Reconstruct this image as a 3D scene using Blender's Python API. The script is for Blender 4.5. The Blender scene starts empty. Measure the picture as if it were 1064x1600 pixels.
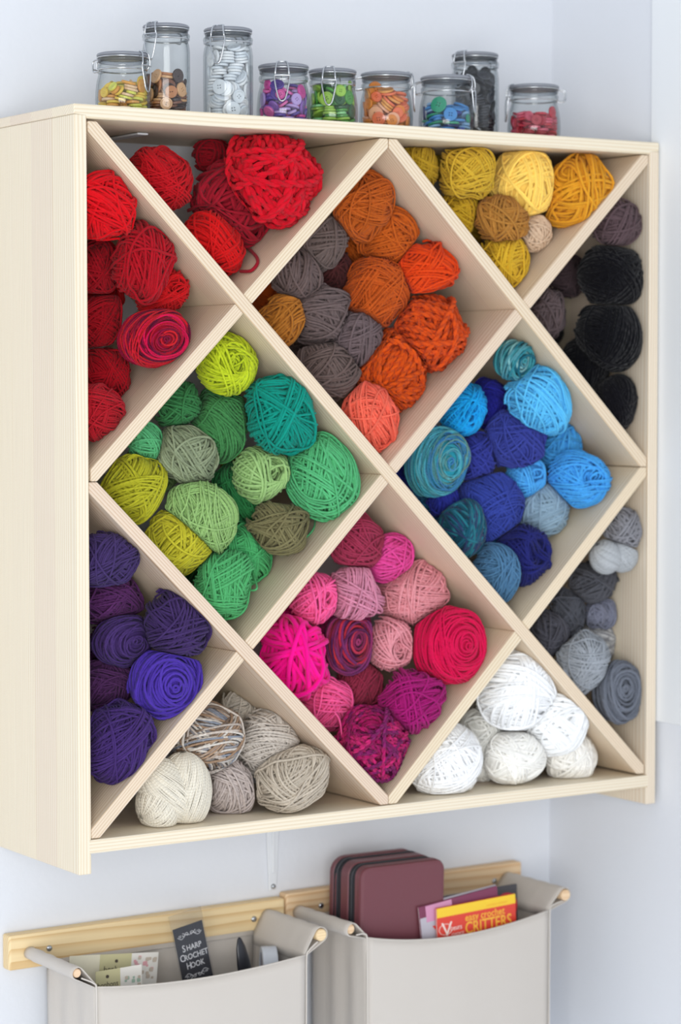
import bpy, bmesh, math, random
import numpy as np
from mathutils import Vector, Matrix, Quaternion

C = bpy.context.scene.collection
scene = bpy.context.scene

# ------------------------------------------------------------------ camera
CAM = (-1.478997, -2.830070, 0.600516)
RIGHT = Vector((0.8345654, -0.55090783, -0.00107643))
UP = Vector((0.03086547, 0.04480681, 0.99851874))
FWD = Vector((0.55004356, 0.83336241, -0.05439825))
cd = bpy.data.cameras.new('camera')
cam = bpy.data.objects.new('camera', cd); C.objects.link(cam)
M = Matrix((RIGHT, UP, -FWD)).transposed().to_4x4(); M.translation = Vector(CAM)
cam.matrix_world = M
cd.sensor_fit = 'VERTICAL'; cd.sensor_height = 36; cd.lens = 3847.485 * 36 / 1600
cd.clip_start = .1; cd.clip_end = 50
cd.dof.use_dof = True; cd.dof.focus_distance = 3.22; cd.dof.aperture_fstop = 4.0
scene.camera = cam

# ------------------------------------------------------------------ light
scene.view_settings.view_transform = 'Standard'
try: scene.view_settings.look = 'None'
except Exception: pass
scene.view_settings.gamma = 1; scene.view_settings.use_curve_mapping = False
scene.view_settings.exposure = 0.06
w = bpy.data.worlds.new('room_light'); scene.world = w; w.use_nodes = True
w.node_tree.nodes['Background'].inputs[0].default_value = (.86, .92, 1, 1)
w.node_tree.nodes['Background'].inputs[1].default_value = .77

def area(name, loc, target, sx, sy, power, col):
    l = bpy.data.lights.new(name, 'AREA'); l.shape = 'RECTANGLE'; l.size = sx; l.size_y = sy
    l.energy = power; l.color = col
    o = bpy.data.objects.new(name, l); C.objects.link(o); o.location = loc
    o.rotation_euler = (Vector(target) - Vector(loc)).to_track_quat('-Z', 'Y').to_euler()
    return o
area('window_daylight', (-2.4, -4.0, .3), (.5, 0, .3), 2.6, 2.4, 122, (1, .995, .98))

# ------------------------------------------------------------------ helpers
def lin(h):
    v = [int(h[i:i+2], 16) / 255 for i in (0, 2, 4)]
    return np.array([c / 12.92 if c <= .04045 else ((c + .055) / 1.055) ** 2.4 for c in v])

def nodes(m): return m.node_tree.nodes, m.node_tree.links

def mat(name, hexcol=None, rough=.6, metal=0, bump=0, bscale=200, var=0, vscale=20):
    m = bpy.data.materials.new(name); m.use_nodes = True
    n, l = nodes(m); b = n['Principled BSDF']
    b.inputs['Roughness'].default_value = rough; b.inputs['Metallic'].default_value = metal
    c = lin(hexcol)
    b.inputs['Base Color'].default_value = (*c, 1)
    tc = n.new('ShaderNodeTexCoord')
    if var:
        t = n.new('ShaderNodeTexNoise'); t.inputs['Scale'].default_value = vscale; t.inputs['Detail'].default_value = 4
        l.new(tc.outputs['Object'], t.inputs['Vector'])
        mx = n.new('ShaderNodeMix'); mx.data_type = 'RGBA'
        mx.inputs['A'].default_value = (*(c * (1 - var)), 1); mx.inputs['B'].default_value = (*np.minimum(c * (1 + var), 1), 1)
        l.new(t.outputs['Fac'], mx.inputs['Factor']); l.new(mx.outputs['Result'], b.inputs['Base Color'])
    if bump:
        t = n.new('ShaderNodeTexNoise'); t.inputs['Scale'].default_value = bscale; t.inputs['Detail'].default_value = 3
        l.new(tc.outputs['Object'], t.inputs['Vector'])
        bp = n.new('ShaderNodeBump'); bp.inputs['Strength'].default_value = bump; bp.inputs['Distance'].default_value = .002
        l.new(t.outputs['Fac'], bp.inputs['Height']); l.new(bp.outputs['Normal'], b.inputs['Normal'])
    return m

def math_node(n, l, op, a, b=None):
    x = n.new('ShaderNodeMath'); x.operation = op
    for i, v in enumerate((a, b)):
        if v is None: continue
        if isinstance(v, (int, float)): x.inputs[i].default_value = v
        else: l.new(v, x.inputs[i])
    return x.outputs[0]

def wood(name, light, dark, ring=.0038, stave=.062, oy=.02, oz=.14, rough=.55, ramp=(.45, 1), warp=.012):
    """solid pine: growth rings about an axis beside the board, stretched along local X; edge-glued staves in local Y"""
    m = bpy.data.materials.new(name); m.use_nodes = True
    n, l = nodes(m); b = n['Principled BSDF']; b.inputs['Roughness'].default_value = rough
    tc = n.new('ShaderNodeTexCoord'); oi = n.new('ShaderNodeObjectInfo')
    sp = n.new('ShaderNodeSeparateXYZ'); l.new(tc.outputs['Object'], sp.inputs[0])
    x, y, z = sp.outputs
    rnd = oi.outputs['Random']
    st = math_node(n, l, 'FLOOR', math_node(n, l, 'DIVIDE', math_node(n, l, 'ADD', y, .31), stave))
    wn = n.new('ShaderNodeTexWhiteNoise'); wn.noise_dimensions = '2D'
    cb = n.new('ShaderNodeCombineXYZ'); l.new(st, cb.inputs[0]); l.new(rnd, cb.inputs[1]); l.new(cb.outputs[0], wn.inputs['Vector'])
    seed = math_node(n, l, 'MULTIPLY', wn.outputs['Value'], 7.0)
    cv = n.new('ShaderNodeCombineXYZ')
    l.new(math_node(n, l, 'ADD', math_node(n, l, 'MULTIPLY', x, .6), seed), cv.inputs[0])
    l.new(math_node(n, l, 'MULTIPLY', y, 9), cv.inputs[1]); l.new(math_node(n, l, 'MULTIPLY', z, 9), cv.inputs[2])
    no = n.new('ShaderNodeTexNoise'); no.inputs['Scale'].default_value = 2.2; no.inputs['Detail'].default_value = 2
    l.new(cv.outputs[0], no.inputs['Vector'])
    yy = math_node(n, l, 'ADD', y, math_node(n, l, 'ADD', math_node(n, l, 'MULTIPLY', wn.outputs['Value'], .1), oy))
    zz = math_node(n, l, 'ADD', z, oz)
    r = math_node(n, l, 'SQRT', math_node(n, l, 'ADD', math_node(n, l, 'MULTIPLY', yy, yy), math_node(n, l, 'MULTIPLY', zz, zz)))
    r = math_node(n, l, 'ADD', r, math_node(n, l, 'MULTIPLY', no.outputs['Fac'], warp))
    ph = math_node(n, l, 'FRACT', math_node(n, l, 'DIVIDE', r, ring))
    cr = n.new('ShaderNodeValToRGB'); e = cr.color_ramp.elements
    e[0].position = ramp[0]; e[0].color = (*lin(light), 1); e[1].position = ramp[1]; e[1].color = (*lin(dark), 1)
    e2 = cr.color_ramp.elements.new(0.0); e2.color = (*(lin(light) * .9 + lin(dark) * .1), 1)
    l.new(ph, cr.inputs['Fac'])
    # fine fibres
    cf = n.new('ShaderNodeCombineXYZ')
    l.new(math_node(n, l, 'MULTIPLY', x, 9), cf.inputs[0]); l.new(math_node(n, l, 'MULTIPLY', y, 420), cf.inputs[1]); l.new(math_node(n, l, 'MULTIPLY', z, 420), cf.inputs[2])
    nf = n.new('ShaderNodeTexNoise'); nf.inputs['Scale'].default_value = 1; nf.inputs['Detail'].default_value = 2; l.new(cf.outputs[0], nf.inputs['Vector'])
    hv = n.new('ShaderNodeHueSaturation'); l.new(cr.outputs['Color'], hv.inputs['Color'])
    hu = math_node(n, l, 'ADD', math_node(n, l, 'MULTIPLY', wn.outputs['Value'], .022), .487); l.new(hu, hv.inputs['Hue'])
    va = math_node(n, l, 'ADD', math_node(n, l, 'MULTIPLY', nf.outputs['Fac'], .10), math_node(n, l, 'ADD', math_node(n, l, 'MULTIPLY', wn.outputs['Value'], .09), .895))
    l.new(va, hv.inputs['Value'])
    l.new(hv.outputs['Color'], b.inputs['Base Color'])
    bp = n.new('ShaderNodeBump'); bp.inputs['Strength'].default_value = .15; bp.inputs['Distance'].default_value = .0006
    l.new(nf.outputs['Fac'], bp.inputs['Height']); l.new(bp.outputs['Normal'], b.inputs['Normal'])
    return m

def setp(o, label=None, cat=None, group=None, kind=None):
    if label: o['label'] = label
    if cat: o['category'] = cat
    if group: o['group'] = group
    if kind: o['kind'] = kind
    return o

def link(name, me, parent=None, loc=None, rot=None):
    o = bpy.data.objects.new(name, me); C.objects.link(o)
    if parent: o.parent = parent
    if loc is not None: o.location = loc
    if rot is not None: o.rotation_euler = rot
    return o

def mesh(name, v, f, m, smooth=False):
    me = bpy.data.meshes.new(name); me.from_pydata([tuple(map(float, q)) for q in v], [], f); me.update()
    if m: me.materials.append(m)
    if smooth: me.polygons.foreach_set('use_smooth', [True] * len(me.polygons))
    return me

def bm_mesh(name, bm, m, smooth=False):
    me = bpy.data.meshes.new(name)
    bmesh.ops.recalc_face_normals(bm, faces=bm.faces)
    bm.to_mesh(me); bm.free()
    if m: me.materials.append(m)
    if smooth: me.polygons.foreach_set('use_smooth', [True] * len(me.polygons))
    return me

def box_bm(x0, x1, y0, y1, z0, z1, bev=0, seg=1):
    bm = bmesh.new(); bmesh.ops.create_cube(bm, size=1)
    for v in bm.verts:
        v.co = Vector(((x0 + x1) / 2 + v.co.x * (x1 - x0), (y0 + y1) / 2 + v.co.y * (y1 - y0), (z0 + z1) / 2 + v.co.z * (z1 - z0)))
    if bev: bmesh.ops.bevel(bm, geom=bm.edges[:], offset=bev, segments=seg, affect='EDGES', profile=.5)
    return bm

def lathe(prof, n=40, closed=False):
    """profile [(r,z)] around Z -> verts, faces; r=0 ends collapse"""
    v = []; f = []; rows = []
    for r, z in prof:
        if r < 1e-6: rows.append([len(v)]); v.append((0, 0, z))
        else:
            rows.append(list(range(len(v), len(v) + n)))
            v += [(r * math.cos(2 * math.pi * k / n), r * math.sin(2 * math.pi * k / n), z) for k in range(n)]
    prs = list(zip(rows, rows[1:])) + ([(rows[-1], rows[0])] if closed else [])
    for a, b in prs:
        for k in range(n):
            k2 = (k + 1) % n
            if len(a) == 1 and len(b) == 1: continue
            if len(a) == 1: f.append((a[0], b[k2], b[k]))
            elif len(b) == 1: f.append((a[k], a[k2], b[0]))
            else: f.append((a[k], a[k2], b[k2], b[k]))
    return v, f

def tube(pts, r, n=8, closed=False, caps=True):
    P = [Vector(p) for p in pts]; N = len(P); v = []; f = []
    up = None
    for i in range(N):
        if closed: T = P[(i + 1) % N] - P[i - 1]
        else: T = P[min(i + 1, N - 1)] - P[max(i - 1, 0)]
        T.normalize()
        if up is None:
            up = Vector((0, 0, 1)) if abs(T.z) < .9 else Vector((1, 0, 0))
        a = (up - T * up.dot(T)).normalized(); b = T.cross(a); up = a
        rr = r[i] if hasattr(r, '__len__') else r
        for k in range(n):
            an = 2 * math.pi * k / n; v.append(P[i] + (a * math.cos(an) + b * math.sin(an)) * rr)
    for i in range(N if closed else N - 1):
        j = (i + 1) % N
        for k in range(n):
            k2 = (k + 1) % n; f.append((i * n + k, i * n + k2, j * n + k2, j * n + k))
    if not closed and caps: f += [tuple(range(n))[::-1], tuple(range((N - 1) * n, N * n))]
    return v, f

def smooth_path(pts, k=6):
    P = [Vector(p) for p in pts]; out = []
    for i in range(len(P) - 1):
        p0, p1, p2, p3 = P[max(i - 1, 0)], P[i], P[i + 1], P[min(i + 2, len(P) - 1)]
        for s in range(k):
            t = s / k
            out.append(.5 * ((2 * p1) + (p2 - p0) * t + (2 * p0 - 5 * p1 + 4 * p2 - p3) * t * t + (3 * p1 - p0 - 3 * p2 + p3) * t ** 3))
    out.append(P[-1]); return out

def join(parts):
    v = []; f = []
    for a, b in parts:
        o = len(v); v += list(a); f += [tuple(i + o for i in q) for q in b]
    return v, f

def text_mesh(name, body, size, m, align='CENTER', depth=.0002, spacing=1.0, bold=0):
    cu = bpy.data.curves.new(name, 'FONT'); cu.body = body; cu.size = size; cu.align_x = align; cu.align_y = 'CENTER'
    cu.extrude = depth; cu.space_character = spacing; cu.offset = bold; cu.resolution_u = 3
    o = bpy.data.objects.new(name, cu); C.objects.link(o)
    dg = bpy.context.evaluated_depsgraph_get()
    me = bpy.data.meshes.new_from_object(o.evaluated_get(dg)); me.materials.clear(); me.materials.append(m); me.name = name
    bpy.data.objects.remove(o); bpy.data.curves.remove(cu)
    return me

# ------------------------------------------------------------------ dimensions (metres)
W, H, T, DROP = .9426, .9330, .018, .0265     # shelf opening, board thickness, side overhang below the bottom board
WALL_Y, WALL_X = .270, .9700

# ------------------------------------------------------------------ materials
M_wall = mat('white_plaster', 'dfe2e8', .9, bump=.25, bscale=90)
M_paint = mat('white_lacquer', 'e9ecef', .6)
M_floor = mat('pale_grey_floor', 'e6e8ea', .6, var=.04, vscale=6)
M_pine = wood('pine_board', 'e8dcc8', 'd9c4a5')
M_pine_in = wood('pine_divider', 'e4d3bc', 'cdb18c', ring=.0034, oy=.02, oz=.15)
M_rail = wood('pine_rail', 'ecd2a6', 'd6b07c', ring=.005, stave=.2)
M_dowel = wood('birch_dowel', 'eed3ab', 'dcb98a', ring=.002, stave=.2)
M_metal = mat('zinc_screw', 'b9bec4', .28, 1)
M_wire = mat('clasp_wire', 'c9ccd0', .22, 1)
M_bracket = mat('white_bracket_paint', 'e2e5e9', .45)

# ------------------------------------------------------------------ room
def structure(name, me): return setp(link(name, me), kind='structure')
structure('wall_back', bm_mesh('wall_back', box_bm(-3.2, WALL_X, WALL_Y, WALL_Y + .1, -1.5, 2.2), M_wall))
structure('wall_right', bm_mesh('wall_right', box_bm(WALL_X, WALL_X + .1, -5, WALL_Y + .1, -1.5, 2.2), M_wall))
structure('floor', bm_mesh('floor', box_bm(-3.2, WALL_X + .1, -5, WALL_Y + .1, -1.6, -1.5), M_floor))
pn = bm_mesh('wall_panel', box_bm(.9625, WALL_X - .0002, -.9, .0215, .0805, 2.0, .0012), M_paint)
setp(link('wall_panel', pn), 'smooth white panel on the right wall close beside the shelf, ending above its lower corner', 'panel')

# ------------------------------------------------------------------ shelf
shelf = bpy.data.objects.new('yarn_shelf', None); C.objects.link(shelf); shelf.location = (W / 2, 0, 0)
setp(shelf, 'pale pine wall shelf with diagonal dividers forming diamond compartments full of yarn', 'shelf')

def clip(poly, nx, nz, c):
    out = []
    for i in range(len(poly)):
        a, b = poly[i], poly[(i + 1) % len(poly)]
        da, db = a[0] * nx + a[1] * nz - c, b[0] * nx + b[1] * nz - c
        if da >= 0: out.append(a)
        if (da >= 0) != (db >= 0):
            k = da / (da - db); out.append((a[0] + (b[0] - a[0]) * k, a[1] + (b[1] - a[1]) * k))
    return out

def board(name, poly, y0, y1, ux, uz, m, bev=.0011, parent=shelf, base=None):
    """prism of an XZ polygon from y0 to y1; local X runs along (ux,uz)"""
    cx = sum(p[0] for p in poly) / len(poly); cz = sum(p[1] for p in poly) / len(poly)
    bm = bmesh.new(); ring = []
    for x, z in poly:
        dx, dz = x - cx, z - cz
        ring.append((dx * ux + dz * uz, -dx * uz + dz * ux))
    a = [bm.verts.new((x, y0, z)) for x, z in ring]; b = [bm.verts.new((x, y1, z)) for x, z in ring]
    bm.faces.new(a); bm.faces.new(b[::-1])
    for i in range(len(a)):
        j = (i + 1) % len(a); bm.faces.new((a[i], b[i], b[j], a[j]))
    if bev: bmesh.ops.bevel(bm, geom=bm.edges[:], offset=bev, segments=1, affect='EDGES')
    o = link(name, bm_mesh(name, bm, m), parent)
    o.location = (cx - shelf.location.x, 0, cz); o.rotation_euler = (0, -math.atan2(uz, ux), 0)
    return o
SD = .2685
R_ = .005    # the top board is rebated over the sides
board('top_board', [(-T, H + R_), (0, H + R_), (0, H), (W, H), (W, H + R_), (W + T, H + R_), (W + T, H + T), (-T, H + T)], 0, SD, 1, 0, M_pine)
board('bottom_board', [(-.004, -T), (W + .004, -T), (W + .004, 0), (-.004, 0)], 0, SD, 1, 0, M_pine)
for x0, x1 in ((-T, 0), (W, W + T)):
    inn = -.004 if x0 < 0 else W + .004
    if x0 < 0: poly = [(x0, -T - DROP), (0, -T - DROP), (0, -T), (inn, -T), (inn, 0), (0, 0), (0, H + R_ - .0004), (x0, H + R_ - .0004)]
    else: poly = [(x1, H + R_ - .0004), (W, H + R_ - .0004), (W, 0), (inn, 0), (inn, -T), (W, -T), (W, -T - DROP), (x1, -T - DROP)]
    board('side_board', poly[::-1], 0, SD, 0, 1, M_pine)

L_ = math.hypot(W, H); h_ = T / 2
nB = (H / L_, W / L_)      # normal of the falling boards (points up right)
nS = (H / L_, -W / L_)     # normal of the rising boards (points down right)
def strip(x, z, n, e=3):
    u = (-n[1], n[0]); P = [(x - u[0] * e, z - u[1] * e), (x + u[0] * e, z + u[1] * e)]
    big = [(P[0][0] + n[0] * h_, P[0][1] + n[1] * h_), (P[1][0] + n[0] * h_, P[1][1] + n[1] * h_), (P[1][0] - n[0] * h_, P[1][1] - n[1] * h_), (P[0][0] - n[0] * h_, P[0][1] - n[1] * h_)]
    return big
g = .0005
def frame_clip(p, e=.0012):
    for c in ((1, 0, e), (-1, 0, -W + e), (0, 1, e), (0, -1, -H + e)): p = clip(p, *c)
    return p
def beyond(p, x, z, side):   # keep what lies on one side of the falling board through (x,z)
    c = nB[0] * x + nB[1] * z
    return clip(p, nB[0], nB[1], c + h_ + g) if side > 0 else clip(p, -nB[0], -nB[1], -c + h_ + g)
A_, B_, C_ = (0, H), (W / 2, H), (0, H / 2)
Y0 = .002
def divider(p, n): board('divider', p, Y0, SD - .0005, *((n[1], -n[0]) if n is nB else (-n[1], n[0])), M_pine_in)
divider(frame_clip(strip(*A_, nB), .003), nB)
divider(clip(clip(frame_clip(strip(*B_, nB)), 1, 0, W / 2 + .0008), 0, 1, H / 2 + g), nB)
divider(clip(clip(frame_clip(strip(*C_, nB)), -1, 0, -W / 2 + g), 0, -1, -H / 2 + g), nB)
s1, s2, s3 = strip(0, H / 2, nS), strip(0, 0, nS), strip(W / 2, 0, nS)
divider(clip(beyond(frame_clip(s1, .004), *A_, -1), 0, 1, H / 2 + g), nS)
divider(clip(beyond(frame_clip(s1), *A_, 1), -1, 0, -W / 2 + .0008), nS)
divider(beyond(frame_clip(s2), *C_, -1), nS)
divider(beyond(beyond(frame_clip(s2), *C_, 1), *A_, -1), nS)
divider(beyond(beyond(frame_clip(s2), *A_, 1), *B_, -1), nS)
divider(beyond(frame_clip(s2), *B_, 1), nS)
divider(clip(beyond(frame_clip(s3), *A_, -1), 1, 0, W / 2 + g), nS)
divider(clip(beyond(frame_clip(s3), *A_, 1), 0, -1, -H / 2 + g), nS)

# wall brackets that carry the shelf
def bracket(x, zt, up, label, arm, drop, w0, w1):
    r = link('shelf_bracket', None, None, (x, WALL_Y, zt)); setp(r, label, 'bracket', 'white metal brackets carrying the shelf')
    s = -1
    bm = bmesh.new()
    # tapered wall leg with a raised rib
    y = -.0008
    f = [bm.verts.new(q) for q in ((-w0, y, 0), (w0, y, 0), (w1, y, -drop), (-w1, y, -drop))]
    b = [bm.verts.new((q.co.x, y - .0028, q.co.z)) for q in f]
    bm.faces.new(f); bm.faces.new(b[::-1])
    for i in range(4): bm.faces.new((f[i], b[i], b[(i + 1) % 4], f[(i + 1) % 4]))
    bmesh.ops.bevel(bm, geom=bm.edges[:], offset=.0009, segments=1, affect='EDGES')
    link('wall_leg', bm_mesh('wall_leg', bm, M_bracket), r)
    a = box_bm(-w1 - .001, w1 + .001, -arm, -.004, -.004, -.0012, .0008)
    link('arm', bm_mesh('arm', a, M_bracket), r)
    link('rib', bm_mesh('rib', box_bm(-.0022, .0022, -.0062, -.0034, -drop * .82, -.006, .0008), M_bracket), r)
    v, fc = lathe([(0, .0032), (.0022, .003), (.0036, .0018), (.0041, 0)], 16)
    sc = link('screw', mesh('screw', v, fc, M_metal, True), r, (0, -.0036, -drop + .006), (math.pi / 2, 0, 0))
bracket(.1445, H - .0002, 0, 'white metal bracket under the top board, inside the top red compartment', .157, .12, .011, .007)
bracket(.4435, -T - .0002, 0, 'white tapered metal bracket screwed to the wall below the bottom board', .15, .146, .0135, .0065)

# ------------------------------------------------------------------ yarn
def yarn_mat(name, ply, strength, sheen, dist=.0008):
    m = bpy.data.materials.new(name); m.use_nodes = True
    n, l = nodes(m); b = n['Principled BSDF']
    b.inputs['Roughness'].default_value = .92; b.inputs['Specular IOR Level'].default_value = .06
    b.inputs['Sheen Weight'].default_value = sheen; b.inputs['Sheen Roughness'].default_value = .5
    at = n.new('ShaderNodeAttribute'); at.attribute_name = 'dye_and_core_shade'
    uv = n.new('ShaderNodeUVMap'); uv.uv_map = 'strand'
    sp = n.new('ShaderNodeSeparateXYZ'); l.new(uv.outputs[0], sp.inputs[0])
    ph = math_node(n, l, 'ADD', math_node(n, l, 'MULTIPLY', sp.outputs[0], 6.283 * ply), math_node(n, l, 'MULTIPLY', sp.outputs[1], 6.283 * 2))
    s = math_node(n, l, 'ABSOLUTE', math_node(n, l, 'SINE', math_node(n, l, 'MULTIPLY', ph, .5)))
    tc = n.new('ShaderNodeTexCoord')
    nz = n.new('ShaderNodeTexNoise'); nz.inputs['Scale'].default_value = 900; nz.inputs['Detail'].default_value = 2
    l.new(tc.outputs['Object'], nz.inputs['Vector'])
    hgt = math_node(n, l, 'ADD', s, math_node(n, l, 'MULTIPLY', nz.outputs['Fac'], .8))
    bp = n.new('ShaderNodeBump'); bp.inputs['Strength'].default_value = strength; bp.inputs['Distance'].default_value = dist
    l.new(hgt, bp.inputs['Height']); l.new(bp.outputs['Normal'], b.inputs['Normal'])
    # fibre mottling of the dye
    mx = n.new('ShaderNodeMix'); mx.data_type = 'RGBA'; mx.blend_type = 'MULTIPLY'; mx.inputs['Factor'].default_value = 1
    mr = n.new('ShaderNodeMapRange'); mr.inputs['To Min'].default_value = .86; mr.inputs['To Max'].default_value = 1.12
    l.new(nz.outputs['Fac'], mr.inputs['Value']); cb = n.new('ShaderNodeCombineXYZ')
    for i in range(3): l.new(mr.outputs[0], cb.inputs[i])
    l.new(at.outputs['Color'], mx.inputs['A']); l.new(cb.outputs[0], mx.inputs['B']); l.new(mx.outputs['Result'], b.inputs['Base Color'])
    return m
Y_MAT = {'ball': yarn_mat('wool_yarn', .55, .5, .06), 'soft': yarn_mat('soft_fluffy_yarn', .4, .35, .12), 'chunky': yarn_mat('chunky_plied_yarn', .42, 1.0, .06, .0022)}

def octa(d):
    a = d / np.abs(d).sum(1, keepdims=True); x, y = a[:, 0].copy(), a[:, 1].copy(); lo = a[:, 2] < 0
    x2 = (1 - np.abs(y)) * np.sign(x + 1e-12); y2 = (1 - np.abs(x)) * np.sign(y + 1e-12)
    x[lo] = x2[lo]; y[lo] = y2[lo]
    return x, y

def unit(v): return v / np.linalg.norm(v)

def loops_for(style, s, rng):
    """windings in order: (normal, offset, wobble, band number, lift)"""
    out = []; front = np.array([0, -1., 0]); band = 0
    def bandof(n0, d0, m, sp, jit=.035, lift=0):
        nonlocal band; band += 1
        for i in range(m):
            out.append((unit(n0 + jit * rng.normal(size=3)), np.clip(d0 + (i - (m - 1) / 2) * sp + .15 * s * rng.normal(), -.93, .93), .35 * s, band, lift))
    if style in ('ball', 'soft', 'chunky', 'roving'):
        n0 = unit(rng.normal(size=3) * (1, .45, 1)); k = int(1.9 / (1.75 * s))
        for d in np.linspace(-.96, .96, k): out.append((unit(n0 + .03 * rng.normal(size=3)), d, .3 * s, 0, 0))
        K = {'ball': 10, 'soft': 9, 'chunky': 9, 'roving': 11}[style]
        for _ in range(K):
            n1 = unit(rng.normal(size=3) * (1, .55, 1))
            m = int(np.clip(rng.integers(4, 9) * (.05 / s) ** .6, 2, 9)) if style not in ('chunky', 'roving') else int(rng.integers(2, 5))
            bandof(n1, rng.uniform(-.45, .45), m, 1.85 * s)
        for _ in range(3): bandof(unit(rng.normal(size=3)), rng.uniform(-.6, .6), 1, 0, 0, .25)
    else:
        ax = unit(front + .13 * rng.normal(size=3) * (1, 0, 1))
        e1 = unit(np.cross(ax, [0, 0, 1])); e2 = np.cross(ax, e1)
        tilt = {'cake': .05, 'spiral': .06}[style]
        th = np.arange(.1 if style == 'spiral' else .2, 2.0, 1.9 * s)[::-1]
        for i, q in enumerate(th): out.append((unit(ax + tilt * rng.normal(size=3)), math.cos(q), .3 * s, i, 0))
        if style == 'cake':
            for lay in range(2):
                M_ = int(math.pi / (2.5 * s)); be = math.radians(rng.uniform(57, 66) + 8 * lay); a0 = rng.uniform(0, 6)
                keep = M_ if lay == 0 else int(M_ * .6)
                for i in range(keep):
                    a = a0 + 2 * math.pi * i / M_ * 1.0
                    out.append((unit(math.cos(be) * ax + math.sin(be) * (math.cos(a) * e1 + math.sin(a) * e2) + .02 * rng.normal(size=3)), 0.0, .3 * s, 100 + i // 6, 0))
            for q in np.arange(.12, .42, 1.9 * s)[::-1]: out.append((unit(ax + .1 * rng.normal(size=3)), math.cos(q), .3 * s, 200, -.5))
            band = 300; bandof(unit(rng.normal(size=3) * (1, .25, 1)), rng.uniform(-.4, .4), 4, 2.1 * s)
        else:
            for lay in range(2):
                q0 = rng.uniform(.5, .8)
                for i, q in enumerate(np.arange(q0, q0 + .55, 2.0 * s)[::-1]): out.append((unit(ax + .10 * rng.normal(size=3)), math.cos(q), .3 * s, i + 3 * lay, 0))
            band = 300; bandof(unit(ax + .55 * unit(rng.normal(size=3))), .35, 3, 2.1 * s)
    return out

NS = 4
def strand_mesh(lines, cols, rads, closed, keep):
    """tubes around many polylines (each: points k x 3, outward normals k x 3)"""
    V = []; F = []; U = []; K = []; o = 0
    an = np.arange(NS) / NS * 2 * np.pi + np.pi / 4
    for (P, N), col, r, kp in zip(lines, cols, rads, keep):
        k = len(P)
        T = np.roll(P, -1, 0) - np.roll(P, 1, 0)
        if not closed: T[0] = P[1] - P[0]; T[-1] = P[-1] - P[-2]
        ln = np.linalg.norm(T, axis=1, keepdims=True); T = T / np.maximum(ln, 1e-9)
        Bn = np.cross(T, N); Bn /= np.maximum(np.linalg.norm(Bn, axis=1, keepdims=True), 1e-9); N2 = np.cross(Bn, T)
        ring = P[:, None] + r * (np.cos(an)[None, :, None] * N2[:, None] + np.sin(an)[None, :, None] * Bn[:, None])
        V.append(ring.reshape(-1, 3)); K.append(np.repeat(col if col.ndim == 2 else np.tile(col, (k, 1)), NS, 0))
        i = np.arange(k if closed else k - 1)
        if kp is not None: i = i[kp[i] | kp[(i + 1) % k]]
        j = (i + 1) % k
        seg = np.linalg.norm(np.roll(P, -1, 0) - P, axis=1); L = np.concatenate([[0], np.cumsum(seg)]) / (2 * r)
        for q in range(NS):
            q2 = (q + 1) % NS
            F.append(np.stack([i * NS + q, j * NS + q, j * NS + q2, i * NS + q2], 1) + o)
            u0, u1 = L[i], L[i + 1]
            U.append(np.stack([u0, np.full(len(i), q / NS), u1, np.full(len(i), q / NS), u1, np.full(len(i), (q + 1) / NS), u0, np.full(len(i), (q + 1) / NS)], 1))
        o += k * NS
    return np.concatenate(V), np.concatenate(F), np.concatenate(U), np.concatenate(K)

def quick_mesh(name, V, Q, UV, col, m):
    me = bpy.data.meshes.new(name)
    nv, nf = len(V), len(Q)
    me.vertices.add(nv); me.vertices.foreach_set('co', V.astype(np.float32).ravel())
    me.loops.add(nf * 4); me.loops.foreach_set('vertex_index', Q.astype(np.int32).ravel())
    me.polygons.add(nf); me.polygons.foreach_set('loop_start', np.arange(0, nf * 4, 4, dtype=np.int32))
    me.update(calc_edges=True)
    uv = me.uv_layers.new(name='strand'); uv.data.foreach_set('uv', UV.astype(np.float32).ravel())
    ca = me.attributes.new('dye_and_core_shade', 'FLOAT_COLOR', 'POINT')
    ca.data.foreach_set('color', np.concatenate([col, np.ones((nv, 1))], 1).astype(np.float32).ravel())
    me.polygons.foreach_set('use_smooth', np.ones(nf, bool)); me.materials.append(m)
    me.validate(); return me

def core(c, rng):
    n, k = 20, 12; V = []; Q = []
    for a in range(k + 1):
        for b in range(n):
            th, ph = math.pi * a / k, 2 * math.pi * b / n
            V.append((math.sin(th) * math.cos(ph), math.sin(th) * math.sin(ph), math.cos(th)))
    for a in range(k):
        for b in range(n): Q.append((a * n + b, (a + 1) * n + b, (a + 1) * n + (b + 1) % n, a * n + (b + 1) % n))
    return np.array(V) * c, np.array(Q)

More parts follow.
